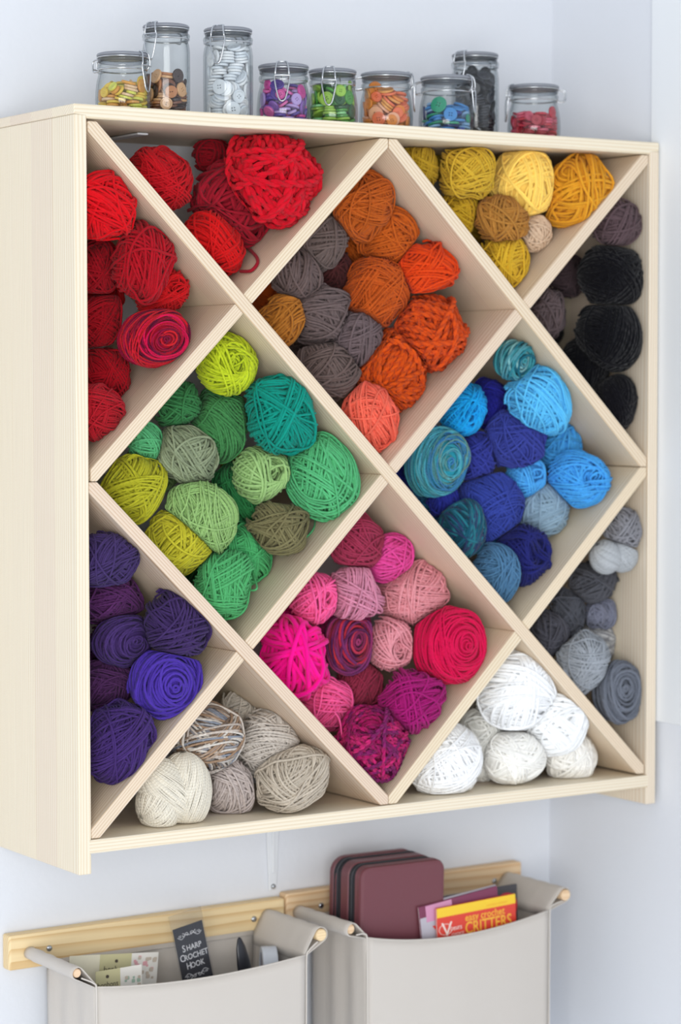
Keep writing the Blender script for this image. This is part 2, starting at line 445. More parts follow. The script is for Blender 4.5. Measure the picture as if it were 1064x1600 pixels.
def yarn_ball(r, sr, rot, style, hexes, seed, planes, centre):
    rng = np.random.default_rng(seed)
    rx, rz = r; ry = .85 * (rx + rz) / 2
    rx *= 1.07; ry *= 1.04; rz = rz * 1.05
    R = (rx + rz) / 2; s = sr / R
    pal = [lin(h) for h in hexes.split(',')]
    G = int(np.clip(round(3.4 / (2 * s) / 1.0), 16, 64)); Hm = np.zeros((G, G))
    lines = []; cols = []; info = loops_for(style, s, rng)
    dirs = []; hs = []
    for n0, d, wob, band, lift in info:
        a = unit(np.cross(n0, [.3, .8, .52])); b = np.cross(n0, a)
        q = math.sqrt(max(1 - d * d, .002)); k = int(np.clip(2 * math.pi * q / (3.2 * s), 10, 84))
        t = np.arange(k) / k * 2 * np.pi + rng.uniform(0, 6)
        f1, f2 = rng.integers(2, 4), rng.integers(3, 7)
        dd = d + wob * (np.sin(f1 * t + rng.uniform(0, 6)) + .6 * np.sin(f2 * t + rng.uniform(0, 6)))
        D = dd[:, None] * n0 + q * (np.cos(t)[:, None] * a + np.sin(t)[:, None] * b); D /= np.linalg.norm(D, axis=1, keepdims=True)
        x, y = octa(D); ix = np.clip(((x + 1) / 2 * G).astype(int), 0, G - 1); iy = np.clip(((y + 1) / 2 * G).astype(int), 0, G - 1)
        h = Hm[ix, iy]
        h = np.maximum(h, np.maximum(np.roll(h, 1), np.roll(h, -1)) - .6 * s)
        h = (np.roll(h, 1) + np.roll(h, -1) + 2 * h + .5 * np.roll(h, 2) + .5 * np.roll(h, -2)) / 5
        Hm[ix, iy] = np.maximum(Hm[ix, iy], h + (.6 if style == 'soft' else 1.15) * s)
        dirs.append(D); hs.append(h + s * (.7 + lift))
    allh = np.concatenate(hs); c = 1 - np.percentile(allh, 80)
    lump = [(unit(rng.normal(size=3)), rng.uniform(-.05, .05)) for _ in range(4)]
    sc = np.array([rx, ry, rz])
    ca, sa = math.cos(math.radians(rot)), math.sin(math.radians(rot))
    Rm = np.array([[ca, 0, -sa], [0, 1, 0], [sa, 0, ca]])
    def place(D, h):
        k = c + h
        for n0, a in lump: k = k + a * np.clip(D @ n0, 0, 1) ** 2
        if style == 'cake': k = k - .16 * np.exp(-(np.arccos(np.clip(-D[:, 1], -1, 1)) / .26) ** 2)
        if style == 'spiral': k = k - .06 * np.exp(-(np.arccos(np.clip(-D[:, 1], -1, 1)) / .3) ** 2)
        # slightly boxy, squashed body
        return ((D * k[:, None]) * sc) @ Rm.T
    keep = []
    for i, (D, h, (n0, d, wob, band, lift)) in enumerate(zip(dirs, hs, info)):
        P = place(D, h); N = (D / sc) @ Rm.T; N /= np.linalg.norm(N, axis=1, keepdims=True)
        lines.append((P, N)); keep.append(D[:, 1] < .35)
        if len(pal) > 1:
            if style == 'spiral': ci = pal[int(band * 2.2 * s / .16) % len(pal)]
            else: ci = pal[rng.integers(len(pal))]
            run = np.cumsum(rng.random(len(P)) < (.22 if style in ('chunky', 'soft') else .035))
            off = rng.integers(0, 50)
            mixc = np.array(pal)[(run + off) % len(pal)]
            col = mixc if style in ('chunky', 'soft') or (style == 'ball' and rng.random() < .5) else .75 * ci + .25 * mixc
        else: col = pal[0]
        cols.append(col * (1 + .055 * rng.normal()))
    rads = [sr * rng.uniform(1.0, 1.15) for _ in lines]
    if style == 'chunky':    # plied yarn: two thick plies twisted round each other
        L2, C2, R2, K2 = [], [], [], []
        for (P, N), col, r_, kp in zip(lines, cols, rads, keep):
            k = len(P); seg = np.linalg.norm(np.roll(P, -1, 0) - P, axis=1); arc = np.concatenate([[0], np.cumsum(seg)])
            n2 = int(arc[-1] / (.95 * r_)); t = np.arange(n2) / n2 * arc[-1]; ii = np.clip(np.searchsorted(arc, t, 'right') - 1, 0, k - 1)
            wrap = lambda A: np.concatenate([A, A[:1]])
            P2 = np.stack([np.interp(t, arc, wrap(P[:, a])) for a in range(3)], 1); P2 = (np.roll(P2, 1, 0) + 2 * P2 + np.roll(P2, -1, 0)) / 4
            N2 = np.stack([np.interp(t, arc, wrap(N[:, a])) for a in range(3)], 1)
            T2 = np.roll(P2, -1, 0) - np.roll(P2, 1, 0); T2 /= np.linalg.norm(T2, axis=1, keepdims=True); B2 = np.cross(T2, N2)
            tw = max(1, round(arc[-1] / (6.2 * r_)))
            for ply in range(2):
                ph = 2 * np.pi * tw * np.arange(n2) / n2 + ply * np.pi
                L2.append((P2 + .45 * r_ * (np.cos(ph)[:, None] * N2 * .8 + np.sin(ph)[:, None] * B2), N2))
                cc = col if col.ndim == 1 else col[ii]
                C2.append(cc * (1 + .04 * rng.normal())); R2.append(r_ * .68); K2.append(kp[ii])
        lines, cols, rads, keep = L2, C2, R2, K2
    V, Q, UV, K = strand_mesh(lines, cols, rads, True, keep)
    cv, cq = core(1, rng)
    cD = cv / np.linalg.norm(cv, axis=1, keepdims=True)
    cP = place(cD, np.full(len(cD), -.3 * s))
    Q = np.concatenate([Q, cq + len(V)]); V = np.concatenate([V, cP]); UV = np.concatenate([UV, np.zeros((len(cq), 8))])
    K = np.concatenate([K, np.tile(pal[0] * .9, (len(cP), 1))])  # core a little darker: shade between the strands put into its colour
    if style == 'soft':      # loose fibres that make the fluffy halo
        nf = 4200 if pal[0].min() > .7 else 2200; D = rng.normal(size=(nf, 3)); D[:, 1] = -np.abs(D[:, 1]) + .5 * rng.random(nf); D /= np.linalg.norm(D, axis=1, keepdims=True)
        P = place(D, np.full(nf, np.percentile(allh, 70) - .3 * s)); Dw = (D / sc) @ Rm.T; Dw /= np.linalg.norm(Dw, axis=1, keepdims=True)
        tn = np.cross(Dw, rng.normal(size=(nf, 3))); tn /= np.linalg.norm(tn, axis=1, keepdims=True); sd_ = np.cross(tn, Dw) * .00012
        ln_ = rng.uniform(.002, .0055, (nf, 1)); P2 = P + tn * ln_ + Dw * ln_ * rng.uniform(.25, .7, (nf, 1))
        fv = np.stack([P - sd_, P + sd_, P2 + sd_ * .4, P2 - sd_ * .4], 1).reshape(-1, 3)
        fq = np.arange(nf * 4).reshape(-1, 4) + len(V)
        V = np.concatenate([V, fv]); Q = np.concatenate([Q, fq]); UV = np.concatenate([UV, np.zeros((nf, 8))]); K = np.concatenate([K, np.tile(np.minimum(pal[0] * 1.05, 1), (nf * 4, 1))])
    # the soft ball flattens where it leans on boards and on its neighbours
    Wd = V + centre
    for nrm, cc in planes:
        sd = Wd @ nrm - cc; mgn = .004
        bad = sd < mgn
        if bad.any():
            new = mgn * np.exp(np.clip((sd[bad] - mgn) / mgn, -12, 0))
            Wd[bad] += nrm * (new - sd[bad])[:, None]
    return np.clip(Wd - centre, -1, 1), Q, UV, K

# twisted hanks: each lobe is a bundle of strands running from pole to pole (offset x, y, z and radii as shares of the hank, lobe lean in degrees, twist)
HANK_LOBES = {'e9e2d2': [(-.16, .0, .0, .62, .8, .95, 32, .45), (.36, -.04, .0, .64, .8, 1.0, 4, -.5), (-.42, .0, -.46, .64, .75, .48, -72, .4)],
              'b4b8bc': [(.40, -.02, .04, .60, .8, .92, 22, .5), (-.36, 0, -.05, .62, .8, .86, 40, .5), (.02, .12, -.1, .5, .6, .7, 70, .3)]}
def yarn_hank(r, sr, rot, hexes, seed, planes, centre):
    rng = np.random.default_rng(seed); base = lin(hexes)
    rx, rz = r; ry = (rx + rz) / 2
    lines = []; cols = []
    V0 = []
    for ox, oy, oz, ax, ay, az, lean, tw in HANK_LOBES[hexes]:
        o = np.array([ox * rx, oy * ry, oz * rz]); sc = np.array([ax * rx, ay * ry * .8, az * rz])
        cl, sl = math.cos(math.radians(lean)), math.sin(math.radians(lean)); Rl = np.array([[cl, 0, -sl], [0, 1, 0], [sl, 0, cl]])
        eq = sc[0]; cnt = int(2 * math.pi * eq / (2.15 * sr))
        for lay in range(2):
            for i in range(cnt):
                th = np.linspace(.10, math.pi - .10, 22); ph = 2 * math.pi * (i + .5 * lay) / cnt + tw * (th - math.pi / 2) + .25 * sr / eq * rng.normal() + .03 * np.sin(3 * th + rng.uniform(0, 6))
                D = np.stack([np.sin(th) ** .8 * np.cos(ph), np.sin(th) ** .8 * np.sin(ph), np.cos(th)], 1)
                if D[:, 1].min() > .3: continue
                P = (D * sc * (1 - (.012 if lay == 0 else 0) + .01 * rng.normal())) @ Rl.T + o; N = (D / sc) @ Rl.T; N /= np.linalg.norm(N, axis=1, keepdims=True)
                lines.append((P, N)); cols.append(base * (1 + .045 * rng.normal()))
    V, Q, UV, K = strand_mesh(lines, cols, [sr * 1.1] * len(lines), False, [None] * len(lines))
    # body of each lobe under its strands, its colour darkened as shade in the gaps
    for ox, oy, oz, ax, ay, az, lean, tw in HANK_LOBES[hexes]:
        cv, cq = core(.955, rng); cl, sl = math.cos(math.radians(lean)), math.sin(math.radians(lean)); Rl = np.array([[cl, 0, -sl], [0, 1, 0], [sl, 0, cl]])
        P = (cv * np.array([ax * rx, ay * ry * .8, az * rz])) @ Rl.T + np.array([ox * rx, oy * ry, oz * rz])
        Q = np.concatenate([Q, cq + len(V)]); V = np.concatenate([V, P]); UV = np.concatenate([UV, np.zeros((len(cq), 8))]); K = np.concatenate([K, np.tile(base * .92, (len(P), 1))])
    Wd = V + centre
    for nrm, cc in planes:
        sd = Wd @ nrm - cc; mgn = .004; bad = sd < mgn
        if bad.any():
            new = mgn * np.exp(np.clip((sd[bad] - mgn) / mgn, -12, 0)); Wd[bad] += nrm * (new - sd[bad])[:, None]
    return Wd - centre, Q, UV, K

def cell_planes(cell):
    n2 = np.array(nB); n1 = np.array(nS); hh = h_ + .0008
    fr = {'L': ((1, 0), 0), 'R': ((-1, 0), -W), 'B': ((0, 1), 0), 'T': ((0, -1), -H)}
    def ln(x0, z0, n, sg): n = n * sg; return (n, n @ np.array([x0, z0]) + hh)
    tab = {'redL': [fr['L'], ln(0, H, n2, -1), ln(0, H / 2, n1, -1)], 'redT': [fr['T'], ln(0, H, n2, 1), ln(0, H / 2, n1, -1)],
           'yel': [fr['T'], ln(W / 2, H, n2, 1), ln(0, 0, n1, -1)], 'blk': [fr['R'], ln(W / 2, H, n2, 1), ln(0, 0, n1, 1)],
           'org': [ln(0, H, n2, 1), ln(0, H / 2, n1, 1), ln(W / 2, H, n2, -1), ln(0, 0, n1, -1)],
           'grn': [ln(0, H / 2, n2, 1), ln(0, H / 2, n1, 1), ln(0, H, n2, -1), ln(0, 0, n1, -1)],
           'blu': [ln(0, H, n2, 1), ln(0, 0, n1, 1), ln(W / 2, H, n2, -1), ln(W / 2, 0, n1, -1)],
           'pnk': [ln(0, H / 2, n2, 1), ln(0, 0, n1, 1), ln(0, H, n2, -1), ln(W / 2, 0, n1, -1)],
           'pur': [fr['L'], ln(0, H / 2, n2, -1), ln(0, 0, n1, -1)], 'bge': [fr['B'], ln(0, H / 2, n2, -1), ln(0, 0, n1, 1)],
           'wht': [fr['B'], ln(0, H, n2, -1), ln(W / 2, 0, n1, 1)], 'gry': [fr['R'], ln(0, H, n2, 1), ln(W / 2, 0, n1, 1)]}
    return [(np.array([n[0], 0, n[1]], float), c) for n, c in tab[cell]] + [(np.array([0, -1., 0]), -SD + .002)]

GROUPS = {'redL': 'red yarn balls in the left upper compartment', 'redT': 'red yarn balls under the top board', 'org': 'orange and brown yarn balls in the top diamond',
          'yel': 'yellow yarn balls under the top board', 'blk': 'black and dark brown yarn balls at the right', 'grn': 'green yarn balls in the left diamond',
          'blu': 'blue yarn balls in the right diamond', 'gry': 'grey yarn balls at the lower right', 'pnk': 'pink yarn balls in the bottom diamond',
          'pur': 'purple yarn balls at the lower left', 'bge': 'beige yarn balls on the bottom board', 'wht': 'white yarn balls on the bottom board'}
# compartment, x, y, z (m), half width, half height (m), tilt (deg), winding, strand thickness (mm), dyes, label
YARN = [
('redL',0.0423,0.0383,0.8248,0.0418,0.0476,0,'ball',3.8,'d4131d', 'bright red yarn ball, top of the red stack against the left side'),
('redL',0.0692,0.1083,0.7456,0.0308,0.0368,0,'ball',3.4,'a81824', 'dark red yarn ball at the left side, behind the big tangled dark red one'),
('redL',0.1045,0.0450,0.7508,0.0390,0.0491,-20,'ball',3.8,'ab1522', 'large loosely wound dark red yarn ball under the bright red ball at left'),
('redL',0.1538,0.0850,0.7175,0.0371,0.0319,15,'cake',2.8,'cc1a20', 'red fine yarn skein resting on the crimson and maroon striped ball'),
('redL',0.1175,0.0417,0.6529,0.0484,0.0374,10,'spiral',2.7,'a8122c,7c1030,c81f28,5a1030,d0144a', 'spiral wound yarn ball striped crimson, maroon and magenta'),
('redL',0.0724,0.1117,0.6783,0.0326,0.0377,0,'ball',3.1,'a31420', 'dark red yarn ball at the left side, left of the striped spiral ball'),
('redL',0.0809,0.1050,0.6081,0.0343,0.0352,0,'ball',3.1,'a5121f', 'dark red yarn ball, second from the bottom of the left red stack'),
('redL',0.0343,0.0483,0.5550,0.0361,0.0378,0,'ball',2.7,'ab1a26', 'crimson yarn ball with a small dark hole, lowest in the left red stack'),
('redT',0.1573,0.0950,0.8676,0.0449,0.0466,20,'ball',3.1,'bf1822', 'red yarn ball leaning on the diagonal board in the top red compartment'),
('redT',0.2797,0.1030,0.8409,0.0548,0.0548,-35,'ball',5.7,'9c1c2c', 'thick crimson yarn ball between the red balls in the top compartment'),
('redT',0.2351,0.0817,0.7833,0.0454,0.0402,-45,'ball',3.5,'d21a1c', 'tomato red yarn ball lowest in the top red compartment'),
('redT',0.3133,0.0500,0.8731,0.0648,0.0622,-10,'chunky',10.5,'e0142a', 'large chunky bright red yarn ball under the top board'),
('redT',0.2787,0.1600,0.9110,0.0233,0.0233,0,'ball',4.5,'8c1420', 'small dark crimson yarn ball far back behind the chunky red ball'),
('org',0.4793,0.0817,0.8436,0.0399,0.0508,-25,'ball',3.3,'b85a20', 'rust orange yarn ball at the apex of the top diamond'),
('org',0.5313,0.0950,0.8034,0.0395,0.0432,0,'ball',3.3,'c05c1e', 'rust orange yarn ball just below the apex one, beside the upper right board'),
('org',0.5091,0.0917,0.7224,0.0458,0.0549,-10,'ball',2.7,'c0561e', 'finely wound burnt orange yarn ball in the middle of the top diamond'),
('org',0.5776,0.0650,0.7576,0.0423,0.0377,10,'ball',3.9,'dc4618', 'vivid red-orange yarn ball above the big chunky orange one'),
('org',0.5867,0.0650,0.6670,0.0507,0.0562,0,'chunky',8.3,'e0531c', 'chunky orange yarn ball in the right corner of the top diamond'),
('org',0.5289,0.0850,0.6091,0.0505,0.0579,-25,'chunky',8.3,'df5618', 'chunky orange yarn ball resting on the coral ball'),
('org',0.4787,0.0617,0.5447,0.0417,0.0463,-20,'ball',3.4,'ee6a55', 'coral pink yarn ball in the bottom corner of the top diamond'),
('org',0.4273,0.1050,0.7926,0.0344,0.0389,-20,'ball',4.2,'6b5c58', 'tweedy grey-brown yarn ball, topmost of the five in the top diamond'),
('org',0.3832,0.1050,0.7447,0.0387,0.0315,-30,'ball',4.1,'6a5a58', 'tweedy grey-brown yarn ball next to the upper left board, above the amber one'),
('org',0.4184,0.1050,0.6913,0.0417,0.0471,-20,'ball',4.0,'6c5d5c', 'large tweedy grey-brown yarn ball right of the amber one'),
('org',0.4727,0.0917,0.6554,0.0355,0.0428,-15,'ball',3.8,'6b5c5e', 'grey-brown yarn ball between the tweedy stack and the chunky orange ball'),
('org',0.4258,0.0917,0.6081,0.0425,0.0416,-30,'ball',3.8,'6a5a56', 'tweedy grey-brown yarn ball at the bottom, touching the coral ball'),
('org',0.3544,0.1050,0.6780,0.0332,0.0395,-35,'ball',3.9,'b0702c', 'amber brown yarn ball in the left corner of the top diamond'),
('org',0.4740,0.1483,0.7501,0.0295,0.0314,0,'ball',3.7,'5a3030', 'dark maroon brown yarn ball in the gap behind the grey-brown stack'),
('yel',0.5886,0.0950,0.9037,0.0287,0.0305,0,'ball',3.1,'c6a230', 'olive yellow yarn ball at the left end of the yellow compartment'),
('yel',0.6502,0.0650,0.8951,0.0408,0.0408,0,'ball',3.7,'cfa936', 'round mustard yarn ball second from the left under the top board'),
('yel',0.7569,0.0700,0.8861,0.0472,0.0538,-15,'soft',4.3,'fcd468', 'large pale butter yellow yarn ball under the top board'),
('yel',0.8345,0.0450,0.8812,0.0494,0.0503,25,'ball',4.7,'dd9a2a', 'amber yellow yarn ball with unruly loops at the right under the top board'),
('yel',0.7006,0.0500,0.8315,0.0429,0.0336,-15,'ball',4.1,'b07a38', 'caramel brown yarn ball below the butter yellow one'),
('yel',0.6537,0.0900,0.8422,0.0308,0.0355,-20,'ball',3.4,'d2aa2e', 'mustard yarn ball left of the caramel brown one, against the board'),
('yel',0.7143,0.0617,0.7738,0.0384,0.0394,-25,'ball',3.7,'d6ac30', 'mustard yellow yarn ball lowest in the yellow compartment'),
('yel',0.7724,0.0650,0.8140,0.0218,0.0265,20,'ball',3.2,'dcc0a4', 'small pinkish beige yarn ball tucked right of the caramel brown one'),
('yel',0.6992,0.1900,0.9251,0.0269,0.0269,0,'ball',3.3,'b59a38', 'olive yarn ball far back behind the mustard ones'),
('blk',0.9063,0.0350,0.8320,0.0364,0.0383,0,'ball',4.0,'5e4c50', 'dark brown yarn ball on top of the black stack at right'),
('blk',0.9012,0.0417,0.7529,0.0480,0.0499,0,'soft',4.2,'0e0d12', 'black yarn ball, uppermost of the four black ones'),
('blk',0.9008,0.0450,0.6619,0.0510,0.0548,0,'soft',4.2,'0c0c11', 'large black yarn ball, second from the top of the black ones'),
('blk',0.8826,0.0800,0.6179,0.0387,0.0435,0,'soft',4.3,'0b0b10', 'black yarn ball half hidden against the diagonal board'),
('blk',0.9111,0.0417,0.5639,0.0318,0.0434,-15,'soft',3.9,'0f0e14', 'smallest black yarn ball, at the bottom of the black stack'),
('blk',0.8283,0.1050,0.6968,0.0270,0.0366,-10,'ball',3.9,'66585a', 'grey-brown yarn ball at the left corner of the black compartment'),
('blk',0.8912,0.1317,0.7549,0.0274,0.0313,0,'ball',3.9,'4a3c40', 'dark brown yarn ball behind the diagonal board, left of the black balls'),
('grn',0.2448,0.0650,0.6193,0.0410,0.0428,-20,'cake',4.0,'bccd2a', 'bright lime yarn ball with a coiled end at the apex of the left diamond'),
('grn',0.3155,0.0450,0.5491,0.0475,0.0563,15,'ball',4.0,'128d7c', 'teal green yarn ball against the upper right board of the left diamond'),
('grn',0.2530,0.0983,0.5358,0.0415,0.0494,-25,'ball',3.4,'42804a', 'dark green yarn ball below the bright lime one'),
('grn',0.1930,0.1083,0.5661,0.0315,0.0315,0,'ball',3.3,'3a7a48', 'dark green yarn ball half behind the upper left board'),
('grn',0.1408,0.1083,0.5143,0.0243,0.0269,0,'ball',3.3,'5cb27a', 'mint green yarn ball half behind the board, left of the sage one'),
('grn',0.1962,0.0917,0.4955,0.0472,0.0384,-25,'ball',3.8,'8b9678', 'sage grey-green yarn ball at the left of the left diamond'),
('grn',0.1162,0.0983,0.4518,0.0398,0.0501,-20,'ball',3.8,'b4b32e', 'olive lime yarn ball in the left corner of the left diamond'),
('grn',0.3026,0.0750,0.4683,0.0399,0.0381,10,'cake',4.3,'98bc78', 'small pale apple green yarn ball with a coiled end in the middle'),
('grn',0.3888,0.0483,0.4601,0.0509,0.0562,20,'ball',3.7,'58b478', 'large mid green yarn ball in the right corner of the left diamond'),
('grn',0.2054,0.0700,0.4122,0.0523,0.0462,-25,'ball',3.0,'93b872', 'large pale green yarn ball wound in fine strands, centre left'),
('grn',0.2976,0.1217,0.4383,0.0331,0.0430,0,'ball',3.6,'34834a', 'dark green yarn ball in the gap under the pale apple green one'),
('grn',0.3181,0.0517,0.3935,0.0433,0.0362,-10,'ball',3.7,'77714f', 'olive brown yarn ball under the large mid green one'),
('grn',0.1748,0.0800,0.3761,0.0426,0.0461,-40,'ball',3.8,'bcb632', 'olive lime yarn ball on the lower left board of the left diamond'),
('grn',0.2866,0.0850,0.3547,0.0382,0.0435,-20,'ball',3.5,'4daa68', 'green yarn ball, upper of the two at the bottom of the left diamond'),
('grn',0.2295,0.0550,0.3168,0.0384,0.0498,-15,'ball',3.5,'52aa6a', 'green yarn ball in the bottom corner of the left diamond'),
('blu',0.7238,0.0550,0.6269,0.0301,0.0310,0,'spiral',4.2,'2a7a8c,4aa0a8,1a5a6c,8cc0c0', 'speckled teal yarn ball at the apex of the right diamond'),
('blu',0.7736,0.0500,0.5675,0.0530,0.0445,-35,'ball',4.2,'5cbdee', 'long sky blue yarn ball under the speckled teal one'),
('blu',0.6685,0.0983,0.5527,0.0339,0.0424,-20,'cake',3.4,'1fa2e6', 'bright cyan blue yarn ball half behind the upper left board'),
('blu',0.7402,0.1250,0.5605,0.0259,0.0393,0,'ball',3.4,'2a2c92', 'deep royal blue yarn ball in the gap right of the cyan one'),
('blu',0.6141,0.0950,0.4776,0.0449,0.0523,-15,'spiral',2.4,'2f9cb0,58b0c0,4a8a90,3a7ab0,6a8a80', 'turquoise variegated spiral yarn ball in the left corner of the right diamond'),
('blu',0.7568,0.0883,0.5102,0.0457,0.0467,-15,'ball',3.4,'3d479c', 'royal blue yarn ball in the middle of the right diamond'),
('blu',0.6971,0.1083,0.4850,0.0285,0.0389,0,'ball',3.4,'373f96', 'royal blue yarn ball beside the turquoise variegated spiral'),
('blu',0.8526,0.1050,0.4920,0.0320,0.0379,-25,'ball',3.7,'4ba4e4', 'sky blue yarn ball squeezed behind the two coiled blue ones'),
('blu',0.7802,0.0950,0.4513,0.0316,0.0326,-15,'cake',3.6,'52aaea', 'small sky blue yarn ball with a coiled end'),
('blu',0.8487,0.0583,0.4499,0.0461,0.0423,-25,'cake',3.5,'4aa6ec', 'bright sky blue coiled yarn ball in the right corner of the right diamond'),
('blu',0.8102,0.0850,0.4038,0.0375,0.0423,-10,'soft',4.2,'8ca6b8', 'grey-blue soft yarn ball under the small coiled blue one'),
('blu',0.7132,0.0917,0.4092,0.0484,0.0541,-25,'ball',2.8,'3848a0', 'large royal blue yarn ball below the middle of the right diamond'),
('blu',0.6387,0.1083,0.4211,0.0254,0.0254,0,'ball',3.4,'2c3494', 'small royal blue yarn ball under the turquoise variegated spiral'),
('blu',0.6505,0.0750,0.3790,0.0337,0.0422,-15,'soft',4.1,'1c5a70,17485c,2a7888,2c3c60', 'dark teal nubbly yarn ball against the lower left board'),
('blu',0.7488,0.0600,0.3374,0.0427,0.0474,-15,'cake',3.6,'24286c', 'navy blue yarn ball on the lower right board'),
('blu',0.6966,0.0550,0.3125,0.0329,0.0432,-15,'ball',3.6,'4f7a9e', 'steel blue yarn ball in the bottom corner of the right diamond'),
('gry',0.9162,0.0283,0.3721,0.0270,0.0299,0,'ball',3.7,'8c8c92', 'mid grey yarn ball topmost in the grey compartment'),
('gry',0.9018,0.0317,0.3329,0.0405,0.0280,-15,'hank',2.9,'b4b8bc', 'light grey twisted hank of yarn lying over the dark grey ball'),
('gry',0.9048,0.0850,0.2875,0.0391,0.0322,0,'ball',3.5,'54555c', 'charcoal grey yarn ball under the light grey twisted hank'),
('gry',0.8673,0.1017,0.2431,0.0283,0.0371,-10,'ball',3.5,'54565e', 'charcoal yarn ball against the diagonal board in the grey compartment'),
('gry',0.9161,0.0817,0.2410,0.0264,0.0235,0,'ball',3.1,'7c7f90', 'small bluish grey yarn ball under the charcoal ones'),
('gry',0.8263,0.0950,0.2117,0.0281,0.0358,-10,'ball',3.5,'53535c', 'charcoal yarn ball in the left corner of the grey compartment'),
('gry',0.9277,0.1000,0.1945,0.0325,0.0325,0,'soft',4.9,'a8a8a8,8c8c90,bcbcbc', 'flecked light grey yarn ball behind the silver grey one'),
('gry',0.8562,0.0550,0.1679,0.0367,0.0482,-25,'ball',2.9,'a2a8b0', 'silver grey finely wound yarn ball'),
('gry',0.9096,0.0350,0.1255,0.0368,0.0446,-10,'spiral',5.8,'6c717c', 'slate grey coiled yarn ball at the bottom of the grey compartment'),
('pnk',0.4757,0.0917,0.3668,0.0394,0.0412,-20,'ball',3.7,'9c3450', 'burgundy pink yarn ball at the apex of the bottom diamond'),
('pnk',0.5302,0.0950,0.3396,0.0351,0.0379,-30,'ball',3.7,'e24c9a', 'hot pink yarn ball beside the burgundy one near the apex'),
('pnk',0.4668,0.0850,0.2933,0.0420,0.0411,20,'ball',3.7,'ce86a0', 'dusty mauve pink yarn ball'),
('pnk',0.5708,0.0950,0.2865,0.0512,0.0466,15,'ball',3.4,'e0949c', 'salmon pink yarn ball above the big crimson coil'),
('pnk',0.4069,0.0983,0.2880,0.0336,0.0381,-20,'cake',4.2,'f4609c', 'candy pink yarn ball against the upper left board'),
('pnk',0.3702,0.0950,0.2067,0.0497,0.0560,-25,'roving',7.2,'fa1494', 'large neon magenta chunky yarn ball in the left corner of the bottom diamond'),
('pnk',0.4602,0.0950,0.2231,0.0357,0.0431,-10,'spiral',4.6,'5c2448,c83844,4a2050,7c3468,b02c40', 'variegated plum and red coiled yarn ball'),
('pnk',0.5289,0.0850,0.2161,0.0351,0.0407,-15,'cake',3.7,'e0949e', 'pale pink yarn ball with a coiled end beside the big crimson coil'),
('pnk',0.6038,0.0483,0.2111,0.0547,0.0556,0,'spiral',3.3,'d4164e', 'big crimson coiled yarn ball in the right corner of the bottom diamond'),
('pnk',0.4911,0.1083,0.1587,0.0360,0.0342,0,'ball',3.3,'943048', 'maroon yarn ball under the plum and red coil'),
('pnk',0.5347,0.0417,0.1368,0.0440,0.0486,-10,'ball',3.7,'a41c70', 'purple magenta yarn ball under the big crimson coil'),
('pnk',0.4240,0.0950,0.1355,0.0338,0.0383,-15,'ball',3.6,'ee5a94', 'small pink yarn ball on the lower left board'),
('pnk',0.4738,0.0450,0.0842,0.0491,0.0536,-30,'chunky',6.4,'c0206c,a01c60,d02c74,8c2468', 'marled raspberry yarn ball in the bottom corner of the bottom diamond'),
('pur',0.0429,0.0350,0.3642,0.0429,0.0353,-10,'ball',3.2,'423262', 'dark purple yarn ball topmost in the purple compartment'),
('pur',0.0856,0.1050,0.3028,0.0406,0.0320,10,'ball',3.1,'5a2e62', 'plum yarn ball second from the top of the purple compartment'),
('pur',0.1495,0.0417,0.2707,0.0447,0.0481,-35,'ball',3.6,'402e5e', 'large dark purple yarn ball against the diagonal board'),
('pur',0.0922,0.0817,0.2498,0.0439,0.0344,5,'spiral',3.6,'47326a', 'dark violet coiled yarn ball in the middle of the purple compartment'),
('pur',0.1294,0.0417,0.1943,0.0472,0.0463,-15,'spiral',4.3,'4b349c', 'bright violet coiled yarn ball in the purple compartment'),
('pur',0.0797,0.1083,0.1874,0.0372,0.0355,0,'ball',3.1,'55305e', 'plum yarn ball at the left side, left of the bright violet coil'),
('pur',0.0628,0.0450,0.1148,0.0451,0.0561,-10,'ball',3.2,'442e6c', 'large dark violet yarn ball at the bottom of the purple compartment'),
('bge',0.1471,0.0483,0.0448,0.0553,0.0501,-35,'hank',2.1,'e9e2d2', 'cream twisted hank of yarn at the front of the beige compartment'),
('bge',0.2200,0.0750,0.1069,0.0448,0.0492,-20,'ball',3.5,'a48870,868c98,d6cfc6,7c6a5c,c0b4aa', 'variegated brown, blue-grey and white yarn ball'),
('bge',0.3010,0.1400,0.1205,0.0280,0.0461,-20,'ball',3.3,'c8c0b4', 'pale stone yarn ball at the apex, behind the variegated one'),
('bge',0.3191,0.0850,0.0921,0.0412,0.0528,-25,'ball',3.4,'c9c0b6', 'pale beige yarn ball against the diagonal board'),
('bge',0.2554,0.0783,0.0358,0.0328,0.0372,10,'ball',3.5,'bfb2ac', 'small pinkish grey yarn ball right of the cream hank'),
('bge',0.3339,0.0417,0.0452,0.0533,0.0427,15,'ball',3.6,'bfb3a2', 'taupe yarn ball at the right end of the beige compartment'),
('wht',0.7336,0.0517,0.1391,0.0559,0.0587,0,'soft',4.7,'f9fafb', 'large fluffy white yarn ball on top of the white pile'),
('wht',0.7993,0.0417,0.0885,0.0458,0.0497,-25,'soft',4.8,'f9fafa', 'fluffy white yarn ball on the right slope of the white pile'),
('wht',0.6030,0.0517,0.0447,0.0539,0.0539,-10,'soft',3.5,'f8f8f8', 'fuzzy white yarn ball at the left corner of the white compartment'),
('wht',0.7050,0.1017,0.0514,0.0315,0.0535,0,'soft',4.2,'f6f5ef', 'white yarn ball behind, between the fuzzy left one and the pile'),
('wht',0.7278,0.0483,0.0390,0.0464,0.0379,0,'soft',3.8,'f7f5ef', 'off-white yarn ball on the bottom board in the middle of the white pile'),
('wht',0.8371,0.0550,0.0326,0.0415,0.0366,-10,'soft',4.2,'f6f3ec', 'off-white yarn ball with a loose outer strand at the right of the pile'),
]
